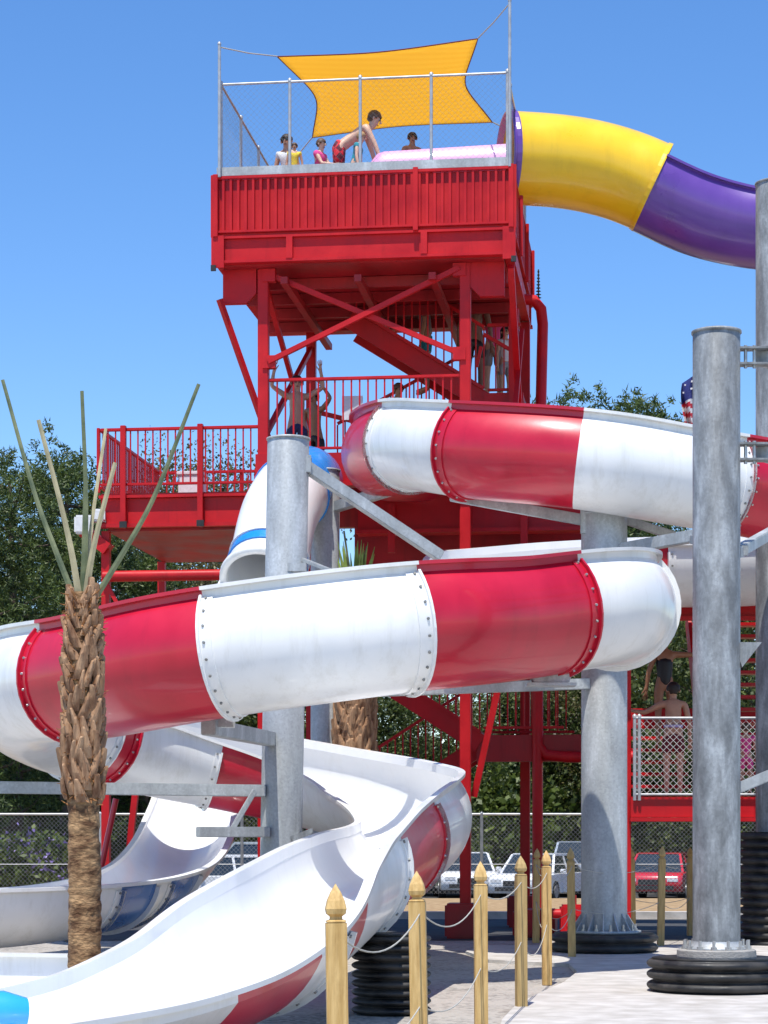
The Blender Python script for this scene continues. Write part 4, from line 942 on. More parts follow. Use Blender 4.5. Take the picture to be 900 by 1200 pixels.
def make_tree(name, label, kind, h, cr, mat, group, seed=0, cb=.3):
    global rng; rng = np.random.default_rng(seed); rnd = random.Random(seed)
    rt = empty(name, (0, 0, 0), label, 'tree', group)
    tr = MB(); lean = rnd.uniform(-.3, .3)
    pts = [V(lean*t*t, 0, h*.93*t) for t in [i/8 for i in range(9)]]; tr.tube(pts, [h*.018*(1-.85*i/8)+.02 for i in range(9)], 9)
    cent = []
    nl = 26 if kind == 'pine' else 22
    for k in range(nl):
        t = cb+(1-cb)*(k+.5)/nl; z = h*.93*t; a = k*2.4+rnd.uniform(-.4, .4)
        sh = math.sin(math.pi*(.24+.60*(t-cb)/(1-cb)))**.8*(1 if t < .9 else .8)
        ln = cr*sh*rnd.uniform(.6, 1.12)
        s_ = V(lean*t*t, 0, z); e_ = s_+V(math.cos(a)*ln, math.sin(a)*ln, ln*rnd.uniform(.05, .45))
        tr.tube([s_, s_.lerp(e_, .5)+V(0, 0, -.05*ln), e_], [.05+.03*(1-t), .035, .012], 5)
        for q in range(9 if kind == 'pine' else 10):
            f = rnd.uniform(.35, 1.05); p = s_.lerp(e_, f); spr = .42 if kind == 'pine' else .5
            cent.append([p.x+rnd.gauss(0, spr*cr/3), p.y+rnd.gauss(0, spr*cr/3), p.z+rnd.gauss(0, spr*.6*cr/3)])
    build('trunk', tr, M['treebark'], rt)
    cent = np.array(cent)
    if kind == 'pine':
        sub = np.repeat(cent, 7, axis=0)+rng.normal(size=(len(cent)*7, 3))*np.array([.38, .38, .22])*cr/3
        q = leaves(sub, 30, .22, .17, .024, True)
    else:
        sub = np.repeat(cent, 8, axis=0)+rng.normal(size=(len(cent)*8, 3))*.34*cr/3
        q = leaves(sub, 20, .22, .075, .05)
    o = quads_obj('crown', q, mat, rt); return rt
gp = 'pines beyond the car park'
t1 = make_tree('pine_tree', '', 'pine', 12.5, 3.3, M['needles'], gp, 1, .12)
t2 = make_tree('pine_tree', '', 'pine', 12.0, 2.9, M['needles'], gp, 2, .22)
t3 = make_tree('broadleaf_tree', '', 'leaf', 9.5, 3.6, M['leaves_dark'], 'broadleaf trees beyond the car park', 3, .10)
t4 = make_tree('broadleaf_tree', '', 'leaf', 16.0, 4.6, M['oakleaf'], 'broadleaf trees beyond the car park', 4, .14)
def tx(px, d): return (px-450)*d/F
def top_scale(py, d, h): return (EYE+.6+(975-py)*d/F)/h
spots = [ # proto, px, top y, d, label, horizontal scale
 (t1, 20, 527, 68, 'dense dark pine at the left edge behind the foreground palm', 1.0),
 (t2, 78, 517, 72, 'tall dark pine directly behind the palm stalks', 1.0),
 (t1, 124, 560, 78, 'dark pine just left of the red side landing', .9),
 (t2, -30, 560, 64, 'dark pine partly cut by the left edge of the frame', 1.0),
 (t4, 190, 555, 88, 'olive tree seen through the left landing railing', .9),
 (t4, 262, 530, 92, 'thin olive tree seen through the railing beside the white tube', .95),
 (t2, 170, 655, 74, 'lower pine seen beneath the red side landing', .8),
 (t3, 590, 800, 80, 'shady tree behind the lower tower stairs', 1.0),
 (t3, 660, 775, 82, 'dark tree behind the middle column', 1.0),
 (t1, 694, 446, 84, 'pine top showing above the upper loop of the slide', 1.1),
 (t2, 738, 474, 90, 'second pine top above the upper loop, nearer the front column', .9),
 (t3, 800, 720, 78, 'leafy tree behind the woman on the platform stair', .9),
 (t3, 880, 640, 72, 'tree seen between the two right columns', 1.0),
 (t3, 470, 790, 72, 'shady tree behind the second palm', 1.0),
 (t4, 740, 760, 80, 'olive green tree behind the side platform', 1.0),
 (t3, 250, 700, 80, 'tree behind the white tube mouth', 1.0),
 (t3, 40, 760, 80, 'bushy tree low behind the left fence', .9),
 (t3, 350, 760, 76, 'tree behind the left column', 1.0)]
used = set()
hh = {t1.name: 12.5, t2.name: 12.0, t3.name: 9.5, t4.name: 16.0}
for k, (pt, px, py, d, lab, hs) in enumerate(spots):
    o = pt if pt.name not in used else copy_tree(pt); used.add(pt.name)
    s_ = top_scale(py, d, hh[pt.name]); o.location = (tx(px, d), d, -.6); o.scale = (max(.45, s_)**.5*hs, max(.45, s_)**.5*hs, s_); o.rotation_euler = (0, 0, k*1.7); o['label'] = lab
def make_bush(name, label, w, h, mat, seed, n=240, extra=None, cat='bush'):
    global rng; rng = np.random.default_rng(seed); rt = empty(name, (0, 0, 0), label, cat)
    u = unit(n); u[:, 2] = abs(u[:, 2]); rad = .55+.5*rng.random((n, 1)); c = u*rad*np.array([w/2, w/2*.7, h*.8])+np.array([0, 0, h*.12])
    quads_obj('foliage', leaves(c, 34, .15, .085, .05), mat, rt)
    mb = MB()
    for k in range(7): mb.tube([(0.1*k-.3, 0, -.1), (u[k][0]*w*.3, u[k][1]*w*.2, h*.6)], [.04, .015], 5)
    build('stems', mb, M['treebark'], rt)
    if extra:
        c2b = c[: n//3]+np.array([0, 0, .12]); quads_obj('blossom', leaves(c2b, 20, .12, .05, .04), extra, rt)
    return rt
bg = make_bush('hedge_bush', '', 3.6, 2.6, M['leaves'], 11); bd = make_bush('hedge_bush', '', 3.8, 3.0, M['leaves_dark'], 12)
bs = [(bd, 20, 80, 1.5, 'dark bush behind the chain-link fence at far left'), (bg, 170, 82, 1.2, 'bush behind the left fence beside the palm trunk'), (bd, 230, 80, 1.3, 'dark bush behind the fence beneath the white trough'),
      (bg, 575, 78, 1.9, 'sunlit bush behind the lower tower, left of its posts'), (bd, 645, 80, 2.0, 'dark bush between the tower posts and middle column'), (bg, 800, 80, 1.7, 'green bush behind the fence by the red car'), (bd, 515, 79, 1.5, 'dark bush right of the exit bend'),
      (bg, 876, 78, 1.9, 'green bush behind the stair treads at the right edge'), (bg, 690, 82, 2.1, 'yellowish green bush just behind the middle column'), (bd, 745, 79, 1.9, 'dark bush left of the low platform'), (bg, 850, 84, 2.3, 'tall green bush behind the front right column'), (bd, 100, 79, 1.7, 'dark bush left of and behind the palm trunk'), (bd, 430, 79, 1.7, 'dark bush behind the second palm trunk')]
used = set()
for k, (pt, px, d, s_, lab) in enumerate(bs):
    o = pt if pt.name not in used else copy_tree(pt); used.add(pt.name)
    o.location = (tx(px, d), d, -.6); o.scale = (s_, s_, s_); o.rotation_euler = (0, 0, k*.9); o['label'] = lab; o['group'] = 'bushes behind the fence'
vb = make_bush('flowering_bush', 'violet-flowering bush behind the fence at the left edge', 2.4, 1.45, M['leaves'], 15, 200, M['blossom']); vb.location = (tx(35, 51.8), 51.8, 0)

# far-off wood as one mass behind everything
rng = np.random.default_rng(31); n = 5200
cx = rng.uniform(-60, 60, n); cz = rng.random(n)**.8*(4.6+1.3*np.sin(cx*.21)+1.0*np.sin(cx*.57+1)); cy = 104+rng.uniform(0, 4, n)
q = leaves(np.stack([cx, cy, cz-.8], 1), 12, .45, .38, .25); 
o = quads_obj('far_wood', q, M['leaves_dark'], None); tag(o, 'far dark wood behind the car park', 'wood', kind='stuff')

# ------------------------------------------------------------------ perimeter fences
for a, b, lab in ((V(-16, 50, 0), V(-3.2, 50, 0), 'long chain-link fence behind the palm trunk on the left'), (V(-3.2, 50, 0), V(2.2, 50, 0), 'chain-link fence stretch behind the left column and exit bend'), (V(2.2, 50, 0), V(12, 50, 0), 'chain-link fence stretch before the parked cars on the right')):
    n = max(2, int((b-a).length/2.6)); chain_fence('perimeter_fence', a, b, .08, 1.9, lab, 'fence', [k/n for k in range(n+1)], .10, .0036, .035, mid=True, bottom=False, group='chain-link fence along the car park')

# ------------------------------------------------------------------ cars
def make_car(mat, suv=False):
    rt = empty('parked_car', (0, 0, 0), '', 'car', 'cars parked behind the fence'); Hh = 1.75 if suv else 1.42
    L_ = 4.6; W_ = 1.8
    sill = .28; belt = Hh*.60
    prof = [(-2.3, sill), (-2.3, belt*.82), (-2.1, belt*.96), (-1.2, belt), (1.3, belt), (2.15, belt*.93), (2.3, belt*.72), (2.3, sill)] if not suv else [(-2.3, sill), (-2.28, belt*.85), (-1.95, belt*.98), (-1.2, belt), (1.5, belt), (2.25, belt*.98), (2.3, belt*.72), (2.3, sill)]
    rows = []
    for y, sc_ in ((-W_/2, .955), (-W_/2+.05, .99), (-W_/2+.14, 1), (W_/2-.14, 1), (W_/2-.05, .99), (W_/2, .955)):
        rows.append([Vector((x*sc_, y, sill+(z-sill)*(1 if sc_ == 1 else sc_))) for x, z in prof])
    mb = MB(); mb.grid(rows, 0, True, True); mb.add(rows[0], [tuple(range(len(prof)))[::-1]]); mb.add(rows[-1], [tuple(range(len(prof)))]); body = build('body', mb, mat, rt)
    # front is +x ... greenhouse
    gx = [(-1.35, belt-.02), (-.75, Hh-.05), (.9 if not suv else 1.6, Hh-.05), (1.6 if not suv else 2.0, belt-.02)]
    gl = MB(); a = [[Vector((x, s_*(W_/2-(.10 if z < Hh-.2 else .26)), z)) for x, z in gx] for s_ in (-1, 1)]
    gl.add(a[0]+a[1], [(0, 1, 2, 3)[::-1], (4, 5, 6, 7), (0, 4, 5, 1), (2, 6, 7, 3)]); build('windows', gl, M['glass'], rt)
    rf = MB(); rf.box((.08 if not suv else .42, 0, Hh-.025), ((1.62 if not suv else 2.35), W_-.48, .05), bev=.02); build('roof', rf, mat, rt)
    pl_ = MB()
    for s_ in (0, 1):
        for i0_, i1_ in ((0, 1), (2, 3)): pl_.bar(a[s_][i0_], a[s_][i1_], .07, .05)
        m0 = a[s_][0].lerp(a[s_][3], .5); m1 = a[s_][1].lerp(a[s_][2], .5); pl_.bar(m0, m1, .07, .05); pl_.bar(a[s_][1], a[s_][2], .06, .05)
    build('pillars', pl_, mat, rt)
    for x in (-1.4, 1.42):
        for s_ in (-1, 1):
            wb = MB(); wb.tube([(x, s_*(W_/2-.20), .32), (x, s_*(W_/2+.02), .32)], .32, 20); w_ = build('wheel', wb, M['tyre'], rt)
            wb = MB(); wb.tube([(x, s_*(W_/2+.0), .32), (x, s_*(W_/2+.03), .32)], .19, 14); build('rim', wb, M['rim'], w_)
    for s_ in (-1, 1):
        hb = MB(); hb.box((-2.27, s_*.62, belt*.74), (.08, .36, .14), bev=.02); build('headlight', hb, M['lamp'], rt)
        hb = MB(); hb.box((-.9, s_*(W_/2+.08), belt+.06), (.12, .18, .12), bev=.02); build('wing_mirror', hb, mat, rt)
    gb = MB(); gb.box((-2.31, 0, belt*.66), (.03, .8, .16)); gb.box((-2.31, 0, sill+.12), (.03, 1.3, .12)); build('grille', gb, M['blackpaint'], rt)
    return rt
def place_car(c, px, d, rz, lab, s=1.0, z=-.55): c.location = (tx(px, d), d, z); c.rotation_euler = (0, 0, R(rz)); c['label'] = lab; return c
cw = place_car(make_car(M['car_white']), 634, 66, 68, 'white car facing us behind the rope posts, left of the middle column')
cs = place_car(make_car(M['car_silver'], True), 678, 72, 84, 'silver off-road car just behind the white one')
cr_ = place_car(make_car(M['car_red']), 776, 68, 75, 'red car behind the fence between the two right columns')
c4 = place_car(make_car(M['car_dark']), 815, 72, 95, 'dark car to the right of the red one')
c5 = place_car(copy_tree(cw), 545, 70, 92, 'white car just right of the exit bend of the slide')
c6 = place_car(copy_tree(cw), 262, 62, 20, 'white car glimpsed beneath the white trough by the left column')
c7 = place_car(copy_tree(cs), 300, 68, 10, 'silver car half hidden by the left column')
c8 = place_car(copy_tree(cw), 60, 66, 15, 'white car behind the fence at far left')
c9 = place_car(make_car(M['car_blue'], True), 25, 74, 5, 'blue van-like car high behind the violet bush')
c10 = place_car(copy_tree(cw), 205, 68, 100, 'white car behind the fence right of the palm trunk')
# slanting dark pink pole by the palm, red cone-like bin
mb = MB(); mb.tube([P(118, 1020, 33), P(136, 936, 33)], .045, 10); mb.tube([P(118, 1020, 33), V(P(118, 1020, 33).x-.05, 33, 0)], .045, 10); o = build('leaning_pole', mb, M['crimson'], origin=P(118, 1060, 33)); tag(o, 'crimson pole slanting up right behind the foreground palm trunk', 'pole')
# small white utility box on the landing
q = L(1.0, 2.4, 7.0); mb = MB(); mb.box(q+V(0, 0, .35), (.42, .4, .6), Trot, bev=.03); mb.box(q+V(0, 0, .68), (.46, .44, .06), Trot, bev=.01); o = build('utility_box', mb, M['c_white'], origin=q); tag(o, 'white utility box on the left landing behind its railing', 'box')
q = P(102, 615, 36); mb = MB(); mb.box(q+V(-.05, 0, 0), (.3, .18, .3), bev=.03); mb.box(q+V(.2, 0, .15), (.2, .18, .2), bev=.03); mb.box(q+V(.3, .1, .08), (.5, .06, .06)); o = build('floodlight', mb, M['c_white'], origin=q); tag(o, 'white floodlight pair fixed at the left corner of the side landing', 'floodlight')

# flag pole with flag
fx = P(816, 500, 40); rt = empty('flag_pole', (fx.x, 40, 0), 'flag pole with a limp stars-and-stripes flag behind the front right column', 'flag pole')
mb = MB(); mb.tube([(fx.x, 40, 0), (fx.x, 40, 10.2)], .05, 10); build('pole', mb, M['rail'], rt)
mb = MB(); rws = []
for i in range(27):
    t = i/26; z = 9.75-1.15*t; rws.append([V(fx.x-.02-.22*u*(1+.25*math.sin(6*t))-.02*math.sin(9*u+7*t), 40+.12*math.sin(u*9+t*2), z-.15*u) for u in [k/10 for k in range(11)]])
for i in range(26):
    for k in range(10):
        mi = 2 if i < 9 and k < 10 else ((i+k//2)//2) % 2
        mb.add([rws[i][k], rws[i][k+1], rws[i+1][k+1], rws[i+1][k]], [(0, 1, 2, 3)], mi)
for i in range(2, 8, 3):
    for k in range(1, 9, 3):
        c_ = rws[i][k]; mb.box(c_+V(0, -.03, 0), (.03, .004, .03), mi=1)
fo = build('flag', mb, [M['fl_red'], M['fl_white'], M['fl_blue']], rt); smf = fo.modifiers.new('t', 'SOLIDIFY'); smf.thickness = .004

# ------------------------------------------------------------------ people
def skin_mesh(name, J, E, mat, parent, loc, sub=1):
    me = bpy.data.meshes.new(name+'_s'); names = list(J); idx = {n_: i for i, n_ in enumerate(names)}
    me.from_pydata([J[n_][0] for n_ in names], [(idx[a], idx[b]) for a, b in E], []); o = bpy.data.objects.new(name+'_s', me); C.objects.link(o)
    sk = o.modifiers.new('s', 'SKIN'); sk.use_smooth_shade = True
    for n_, v in zip(names, me.skin_vertices[0].data): r_ = J[n_][1]; v.radius = (r_, r_) if not isinstance(r_, tuple) else r_
    me.skin_vertices[0].data[0].use_root = True
    sb = o.modifiers.new('b', 'SUBSURF'); sb.levels = sub; sb.render_levels = sub
    dg = bpy.context.evaluated_depsgraph_get(); dg.update(); ev = o.evaluated_get(dg); m2 = bpy.data.meshes.new_from_object(ev)
    bpy.data.objects.remove(o); bpy.data.meshes.remove(me)
    m2.name = name; m2.materials.clear(); m2.materials.append(mat)
    for p in m2.polygons: p.use_smooth = True
    r_ = bpy.data.objects.new(name, m2); C.objects.link(r_); r_.parent = parent; r_.location = loc; return r_
def person(label, loc, yaw=0, h=1.75, bend=0, armL=None, armR=None, legL=None, legR=None, skin='skin', hair='hair_dark', longhair=False, top=None, bottom='c_navy', female=False, head_turn=0, head_tilt=0, glasses=False, group=None, band=None, suit=None):
    """body frame: x = its left, -y = forward, z up; arm and leg directions given in that frame"""
    k = h/1.75; rt = empty('person', loc, label, 'person', group); rt.rotation_euler = (0, 0, R(yaw))
    legL = legL or (V(.03, 0, -1), V(0, .03, -1)); legR = legR or (V(-.03, 0, -1), V(0, .03, -1)); armL = armL or (V(.25, 0, -1), V(.05, -.2, -1)); armR = armR or (V(-.25, 0, -1), V(-.05, -.2, -1))
    th, sh_, ua, fa = .43*k, .42*k, .29*k, .26*k
    dn = lambda v: Vector(v).normalized()
    foot_z = min((dn(l[0])*th+dn(l[1])*sh_).z for l in (legL, legR)); pel = V(0, 0, -foot_z+.07*k+.06*k)
    Rb = Matrix.Rotation(R(bend), 3, 'X')           # lean forward (towards -y)
    up = Rb @ V(0, 0, 1); fw = Rb @ V(0, -1, 0)
    J = {}; E = []
    def j(n_, p, r_, par=None):
        J[n_] = (tuple(p), r_*k if not isinstance(r_, tuple) else (r_[0]*k, r_[1]*k)); 
        if par: E.append((par, n_))
    sw = .145 if female else .175
    j('pelvis', pel, (.135, .10) if not female else (.15, .11)); j('waist', pel+up*.17*k, (.115, .09) if not female else (.10, .085), 'pelvis'); j('chest', pel+up*.34*k+fw*.01, (.145, .105) if not female else (.125, .10), 'waist'); j('ushoulder', pel+up*.46*k, (.10, .075), 'chest')
    j('neck', pel+up*.53*k, .052, 'ushoulder')
    Rh = Rb @ Matrix.Rotation(R(head_turn), 3, 'Z') @ Matrix.Rotation(R(head_tilt), 3, 'X'); hu = Rh @ V(0, 0, 1); hf = Rh @ V(0, -1, 0); hs = Rh @ V(1, 0, 0)
    nk = pel+up*.53*k
    j('jaw', nk+hu*.075*k+hf*.025*k, (.060, .066), 'neck'); j('head', nk+hu*.155*k, (.078, .092), 'jaw'); j('crown', nk+hu*.225*k-hf*.01*k, (.062, .075), 'head')
    for s_, arm, S_ in ((1, armL, 'L'), (-1, armR, 'R')):
        shp = pel+up*.46*k+(Rb @ V(1, 0, 0))*s_*sw*k; j('sh'+S_, shp, .058, 'ushoulder')
        el = shp+dn(arm[0])*ua; j('um'+S_, shp.lerp(el, .4), .050, 'sh'+S_); j('el'+S_, el, .038, 'um'+S_); wr = el+dn(arm[1])*fa; j('fm'+S_, el.lerp(wr, .35), .038, 'el'+S_); j('wr'+S_, wr, .025, 'fm'+S_)
        hd = dn(arm[1]); cr_ = hd.cross(V(0, 1, 0) if abs(hd.y) < .8 else V(0, 0, 1)).normalized(); pm = wr+hd*.07*k; j('palm'+S_, pm, (.035, .018), 'wr'+S_)
        for q in range(4):
            o_ = (q-1.5)*.019*k; ll = (.065, .08, .075, .058)[q]*k; j('f%d%s' % (q, S_), pm+cr_*o_+hd*.035*k, .0095, 'palm'+S_); j('g%d%s' % (q, S_), pm+cr_*o_*1.25+hd*(.035*k+ll)+hd.cross(cr_)*.015*k, .007, 'f%d%s' % (q, S_))
        j('th'+S_, wr+hd*.05*k+cr_*s_*.045*k, .010, 'wr'+S_); j('tt'+S_, wr+hd*.09*k+cr_*s_*.062*k, .008, 'th'+S_)
    LG = {}
    for s_, leg, S_ in ((1, legL, 'L'), (-1, legR, 'R')):
        hp = pel+V(s_*.09*k, 0, -.04*k); kn = hp+dn(leg[0])*th; an = kn+dn(leg[1])*sh_
        j('hp'+S_, hp, .085, 'pelvis'); j('tm'+S_, hp.lerp(kn, .4), .078, 'hp'+S_); j('kn'+S_, kn, .053, 'tm'+S_); j('cm'+S_, kn.lerp(an, .3), .054, 'kn'+S_); j('an'+S_, an, .034, 'cm'+S_)
        if len(leg) > 2: tf = dn(leg[2])
        else: tf = V(0, -1, -.25)
        j('ball'+S_, an+dn(tf)*.13*k+V(0, 0, -.02*k), (.036, .026), 'an'+S_); j('toe'+S_, an+dn(tf)*.2*k+V(0, 0, -.025*k), (.03, .016), 'ball'+S_)
        LG[S_] = (hp, kn)
    body = skin_mesh('body', J, E, M[skin], rt, (0, 0, 0), 1)
    hc = nk+hu*.165*k
    mb = MB()                                   # hair cap over the skull, open at the face
    rws = []
    for i_ in range(9):
        ph = math.pi*.62*i_/8; row = []
        for q in range(18):
            a = 2*math.pi*q/18; dirv = hs*math.sin(a)*math.sin(ph)+hf*math.cos(a)*math.sin(ph)+hu*math.cos(ph)
            cut = 1.0
            frontness = max(0, math.cos(a))
            ph2 = ph*(1-.38*frontness); dirv = hs*math.sin(a)*math.sin(ph2)+hf*math.cos(a)*math.sin(ph2)+hu*math.cos(ph2)
            row.append(hc+Vector((dirv.x, dirv.y, dirv.z))*(.108*k)*(1+.04*math.sin(5*a+i_))-hf*.006)
        rws.append(row)
    mb.grid(rws, 0, True, True); mb.tube([hc+hu*.06*k, hc-hf*.02*k], [.05*k, .085*k], 10)
    if longhair: mb.tube([hc-hf*.05*k, nk-hf*.07*k, pel+up*.40*k-fw*.11*k], [.085*k, .075*k, .04*k], 10)
    mb.tube([hc-hf*.03*k-hu*.02*k, hc-hf*.045*k-hu*.08*k], [.078*k, .055*k], 10)
    ho = build('hair', mb, M[hair]); ho.parent = rt
    mb = MB()
    mb.tube([hc+hf*.088*k-hu*.005*k, hc+hf*.122*k-hu*.04*k, hc+hf*.095*k-hu*.05*k], [.010*k, .015*k, .010*k], 6); no = build('nose', mb, M[skin]); no.parent = rt
    for s_ in (-1, 1):
        mb = MB(); c_ = hc+hf*.094*k+hs*s_*.032*k-hu*.008*k; mb.tube([c_-hf*.01*k, c_+hf*.006*k], .012*k, 8); eo = build('eye', mb, M['hair_dark']); eo.parent = rt
        mb = MB(); c_ = hc+hs*s_*.088*k-hu*.03*k; mb.tube([c_-hu*.025*k, c_+hs*s_*.012*k, c_+hu*.028*k], [.008*k, .018*k, .009*k], 6); eo = build('ear', mb, M[skin]); eo.parent = rt
    mb = MB(); c_ = hc+hf*.086*k-hu*.085*k; mb.tube([c_-hs*.025*k, c_+hf*.006*k, c_+hs*.025*k], [.004*k, .008*k, .004*k], 6); eo = build('mouth', mb, M['c_darkred']); eo.parent = rt
    if glasses:
        mb = MB()
        for s_ in (-1, 1): c_ = hc+hf*.10*k+hs*s_*.034*k-hu*.005*k; mb.tube([c_, c_+hf*.012*k], .026*k, 10)
        mb.bar(hc+hf*.105*k-hs*.09*k, hc+hf*.105*k+hs*.09*k, .01, .01); go = build('sunglasses', mb, M['blackpaint']); go.parent = rt
    def cloth(nm, keys, edges, grow, mat, cutshort=None):
        JJ = {}
        for n_ in keys:
            p, r_ = J[n_]; g_ = grow*k; JJ[n_] = (p, (r_[0]+g_, r_[1]+g_) if isinstance(r_, tuple) else r_+g_)
        if cutshort: 
            for n_, (p, r_) in cutshort.items(): JJ[n_] = (tuple(p), r_)
        skin_mesh(nm, JJ, edges, M[mat], rt, (0, 0, 0), 1)
    if bottom:
        cs_ = {}
        for S_ in 'LR': hp, kn = LG[S_]; cs_['c'+S_] = (hp.lerp(kn, .68), .092*k); cs_['b'+S_] = (hp.lerp(kn, .3), .098*k)
        cs_['w'] = (Vector(J['pelvis'][0])+up*.07*k, (.142*k, .112*k))
        cloth('swim_shorts', ['pelvis', 'hpL', 'hpR'], [('pelvis', 'hpL'), ('pelvis', 'hpR'), ('hpL', 'bL'), ('hpR', 'bR'), ('bL', 'cL'), ('bR', 'cR'), ('pelvis', 'w')], .02, bottom, cs_)
    if band:
        mb = MB(); pp = Vector(J['pelvis'][0])+up*.10*k; mb.tube([pp, pp+up*.04*k], .150*k, 18); bo = build('waistband', mb, M[band]); bo.parent = rt; bo.scale = (1, 1, 1)
    if top:
        cloth('shirt', ['waist', 'chest', 'ushoulder', 'shL', 'shR', 'umL', 'umR', 'pelvis'], [('waist', 'pelvis'), ('waist', 'chest'), ('chest', 'ushoulder'), ('ushoulder', 'shL'), ('ushoulder', 'shR'), ('shL', 'umL'), ('shR', 'umR')], .016, top)
    if suit:
        st = {'st': (Vector(J['chest'][0])+up*.0*k, (.160*k, .125*k)), 'su': (Vector(J['ushoulder'][0])-up*.03*k, (.115*k, .10*k))}
        cloth('swimsuit', ['pelvis', 'waist', 'hpL', 'hpR'], [('pelvis', 'waist'), ('pelvis', 'hpL'), ('pelvis', 'hpR'), ('waist', 'st'), ('st', 'su')], .018, suit, st)
    return rt
Z1 = 10.72
def top_at(px, d, z): return V(tx(px, d), d, z)
person('shirtless man in red checked swim shorts bending over the lilac tub', top_at(397, 32.6, Z1-.12), 90, 1.75, 60, armL=(V(.1, -.35, -1), V(.05, -.3, -1)), armR=(V(-.1, -.5, -1), V(-.05, -.35, -1)), skin='skin_pale', hair='hair_brown', bottom='c_check', head_tilt=-35)
person('small child in a bright pink top sitting on the top deck', top_at(372, 32.0, Z1-.14), 60, 1.2, 8, legL=(V(.1, -1, 0), V(0, -.2, -1)), legR=(V(-.1, -1, 0), V(0, -.2, -1)), armL=(V(.1, -.6, -1), V(0, -1, -.2)), armR=(V(-.1, -.6, -1), V(0, -1, -.2)), hair='hair_brown', skin='skin_pale', top='c_pink', bottom='c_pink', female=True)
person('child in a teal shirt crouching behind the bending man', top_at(414, 32.0, Z1-.02), 80, 1.15, 15, legL=(V(.1, -1, -.1), V(0, .2, -1)), legR=(V(-.1, -1, -.1), V(0, .2, -1)), top='c_teal', bottom='c_navy', hair='hair_fair', skin='skin_pale')
person('dark-haired boy looking out over the rim of the lilac tub', top_at(482, 33.2, Z1-.02), 20, 1.24, 5, skin='skin_tan', head_turn=-10, bottom='c_navy')
person('woman in sunglasses at the left end of the top deck', top_at(337, 32.3, Z1-.26), -15, 1.45, 5, legL=(V(.1, -1, -.2), V(0, 0, -1)), legR=(V(-.1, -1, -.2), V(0, 0, -1)), top='c_white', glasses=True, hair='hair_dark', female=True, longhair=True, skin='skin')
person('toddler in yellow beside the woman in sunglasses', top_at(345, 31.9, Z1-.12), 0, .8, 0, top='c_yellow', bottom='c_yellow', hair='hair_brown', skin='skin')
up_l = (V(.75, -.2, .45), V(-.15, -.1, 1)); up_r = (V(-.75, -.2, .45), V(.15, -.1, 1))
person('bare-chested man in sunglasses raising both hands on the middle platform', top_at(348, 32.4, ZP-.30), 8, 1.58, 0, armL=up_l, armR=up_r, skin='skin', hair='hair_dark', bottom='c_navy', glasses=True)
person('tanned person with folded arms just behind the man raising his hands', top_at(370, 33.0, ZP-.28), -30, 1.45, 6, armL=(V(.7, -.3, .5), V(-.5, -.2, .8)), skin='skin_tan', bottom='c_black', hair='hair_dark')
person('tanned bather partly hidden behind the right part of the platform railing', top_at(462, 33.8, ZP+.0), 40, 1.45, 10, skin='skin_tan', bottom='c_navy', hair='hair_brown')
person('person in grey shirt and teal shorts climbing the upper stair', top_at(500, 34.2, 8.25), -90, 1.6, 5, top='c_grey', bottom='c_teal', hair='hair_dark')
person('dark-skinned man in black shorts beside the right front tower post', top_at(556, 33.9, ZL), 170, 1.72, 0, skin='skin_dark', bottom='c_black', hair='hair_dark')
person('long-haired girl in a pale shirt waiting on the stair landing', top_at(592, 34.2, ZL), 30, 1.22, 0, top='c_white', bottom='c_grey', hair='hair_dark', longhair=True, female=True)
person('fair person with raised arm at the back of the stair landing', top_at(578, 35.0, ZL+.12), 0, 1.7, 0, top='c_pink', bottom='c_grey', skin='skin_pale', armL=(V(.3, 0, 1), V(-.2, 0, 1)), hair='hair_fair')
person('woman in a black swimsuit on the platform stair, one arm stretched out', top_at(779, 32.3, 2.72), 185, 1.66, 3, suit='c_black', bottom=None, skin='skin_tan', female=True, hair='hair_dark', armL=(V(-1, .1, .05), V(-1, .05, .15)) if False else (V(.35, -.1, -1), V(.1, -.2, -1)), armR=(V(-1, 0, .0), V(-1, 0, .12)))
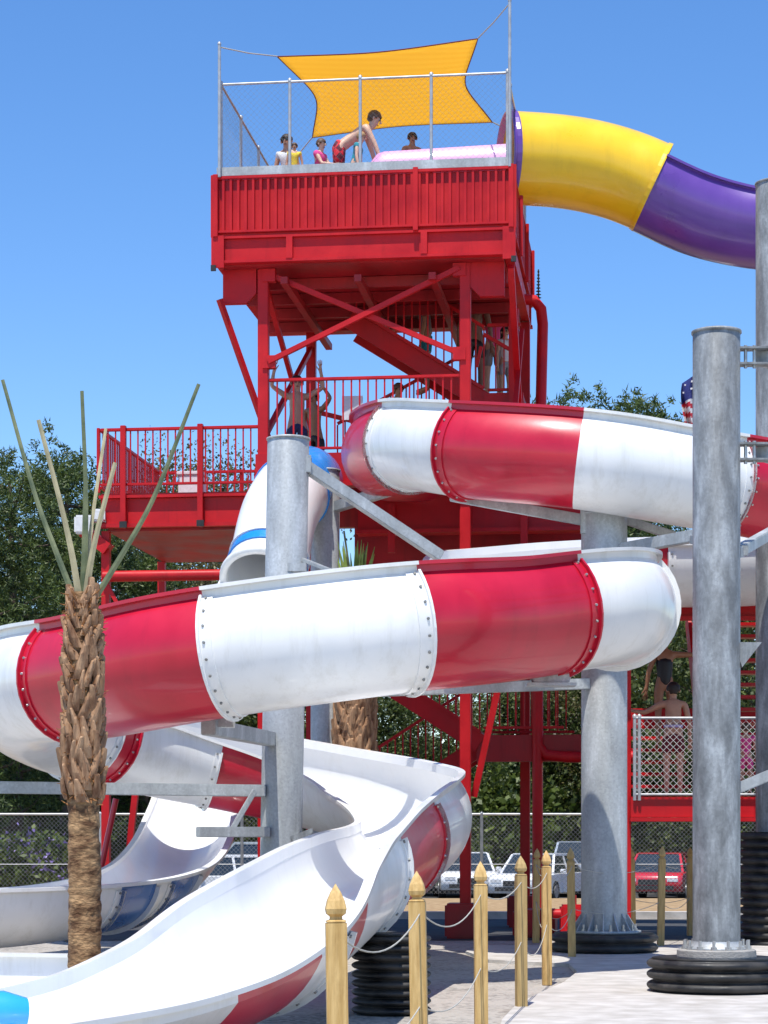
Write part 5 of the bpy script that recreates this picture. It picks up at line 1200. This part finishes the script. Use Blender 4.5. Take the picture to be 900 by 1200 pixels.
person('bare-backed man with a lilac waistband seen through the chain-link guard', top_at(789, 31.0, 1.97), 180, 1.60, 0, skin='skin', hair='hair_dark', bottom='c_darkred', band='c_lilac', armL=(V(.8, -.2, -.4), V(.5, -.4, .1)))
person('child in pink behind the chain-link guard at the right edge', top_at(874, 31.3, 1.97), 180, 1.05, 0, top='c_pink', bottom='c_pink', hair='hair_brown')

# ------------------------------------------------------------------ light, sky, camera
sun_dir = Vector((-.22, -1.0, 0)).normalized(); EL = R(70)
sv = Vector((sun_dir.x*math.cos(EL), sun_dir.y*math.cos(EL), math.sin(EL)))
ld = bpy.data.lights.new('sun', 'SUN'); ld.energy = 4.6; ld.angle = R(.53); ld.color = (1, .96, .89); lo_ = bpy.data.objects.new('sun', ld); C.objects.link(lo_)
lo_.rotation_euler = (-sv).to_track_quat('-Z', 'Y').to_euler()
w = bpy.data.worlds.new('World'); S.world = w; w.use_nodes = True; nt = w.node_tree; bgN = nt.nodes['Background']
sk = nt.nodes.new('ShaderNodeTexSky'); sk.sky_type = 'NISHITA'; sk.sun_disc = False; sk.sun_elevation = EL; sk.sun_rotation = math.atan2(sv.x, sv.y)
sk.altitude = 600; sk.air_density = 1.0; sk.dust_density = .15; sk.ozone_density = 3.5
hs_ = nt.nodes.new('ShaderNodeHueSaturation'); hs_.inputs['Saturation'].default_value = 1.23; hs_.inputs['Hue'].default_value = .506; hs_.inputs['Value'].default_value = 1.22; nt.links.new(sk.outputs[0], hs_.inputs['Color']); nt.links.new(hs_.outputs[0], bgN.inputs['Color']); bgN.inputs['Strength'].default_value = .13
cam = bpy.data.cameras.new('camera'); co = bpy.data.objects.new('camera', cam); C.objects.link(co); co.location = (0, 0, EYE); co.rotation_euler = (R(90), 0, 0)
cam.sensor_fit = 'VERTICAL'; cam.sensor_height = 24; cam.lens = 24*F/1200; cam.shift_y = 375/1200; cam.clip_end = 2000; cam.clip_start = .1
S.camera = co
S.view_settings.view_transform = 'Standard'; S.view_settings.look = 'None'; S.view_settings.exposure = .35; S.view_settings.gamma = 1; S.view_settings.use_curve_mapping = False
S.cycles.max_bounces = 8; S.cycles.transparent_max_bounces = 8
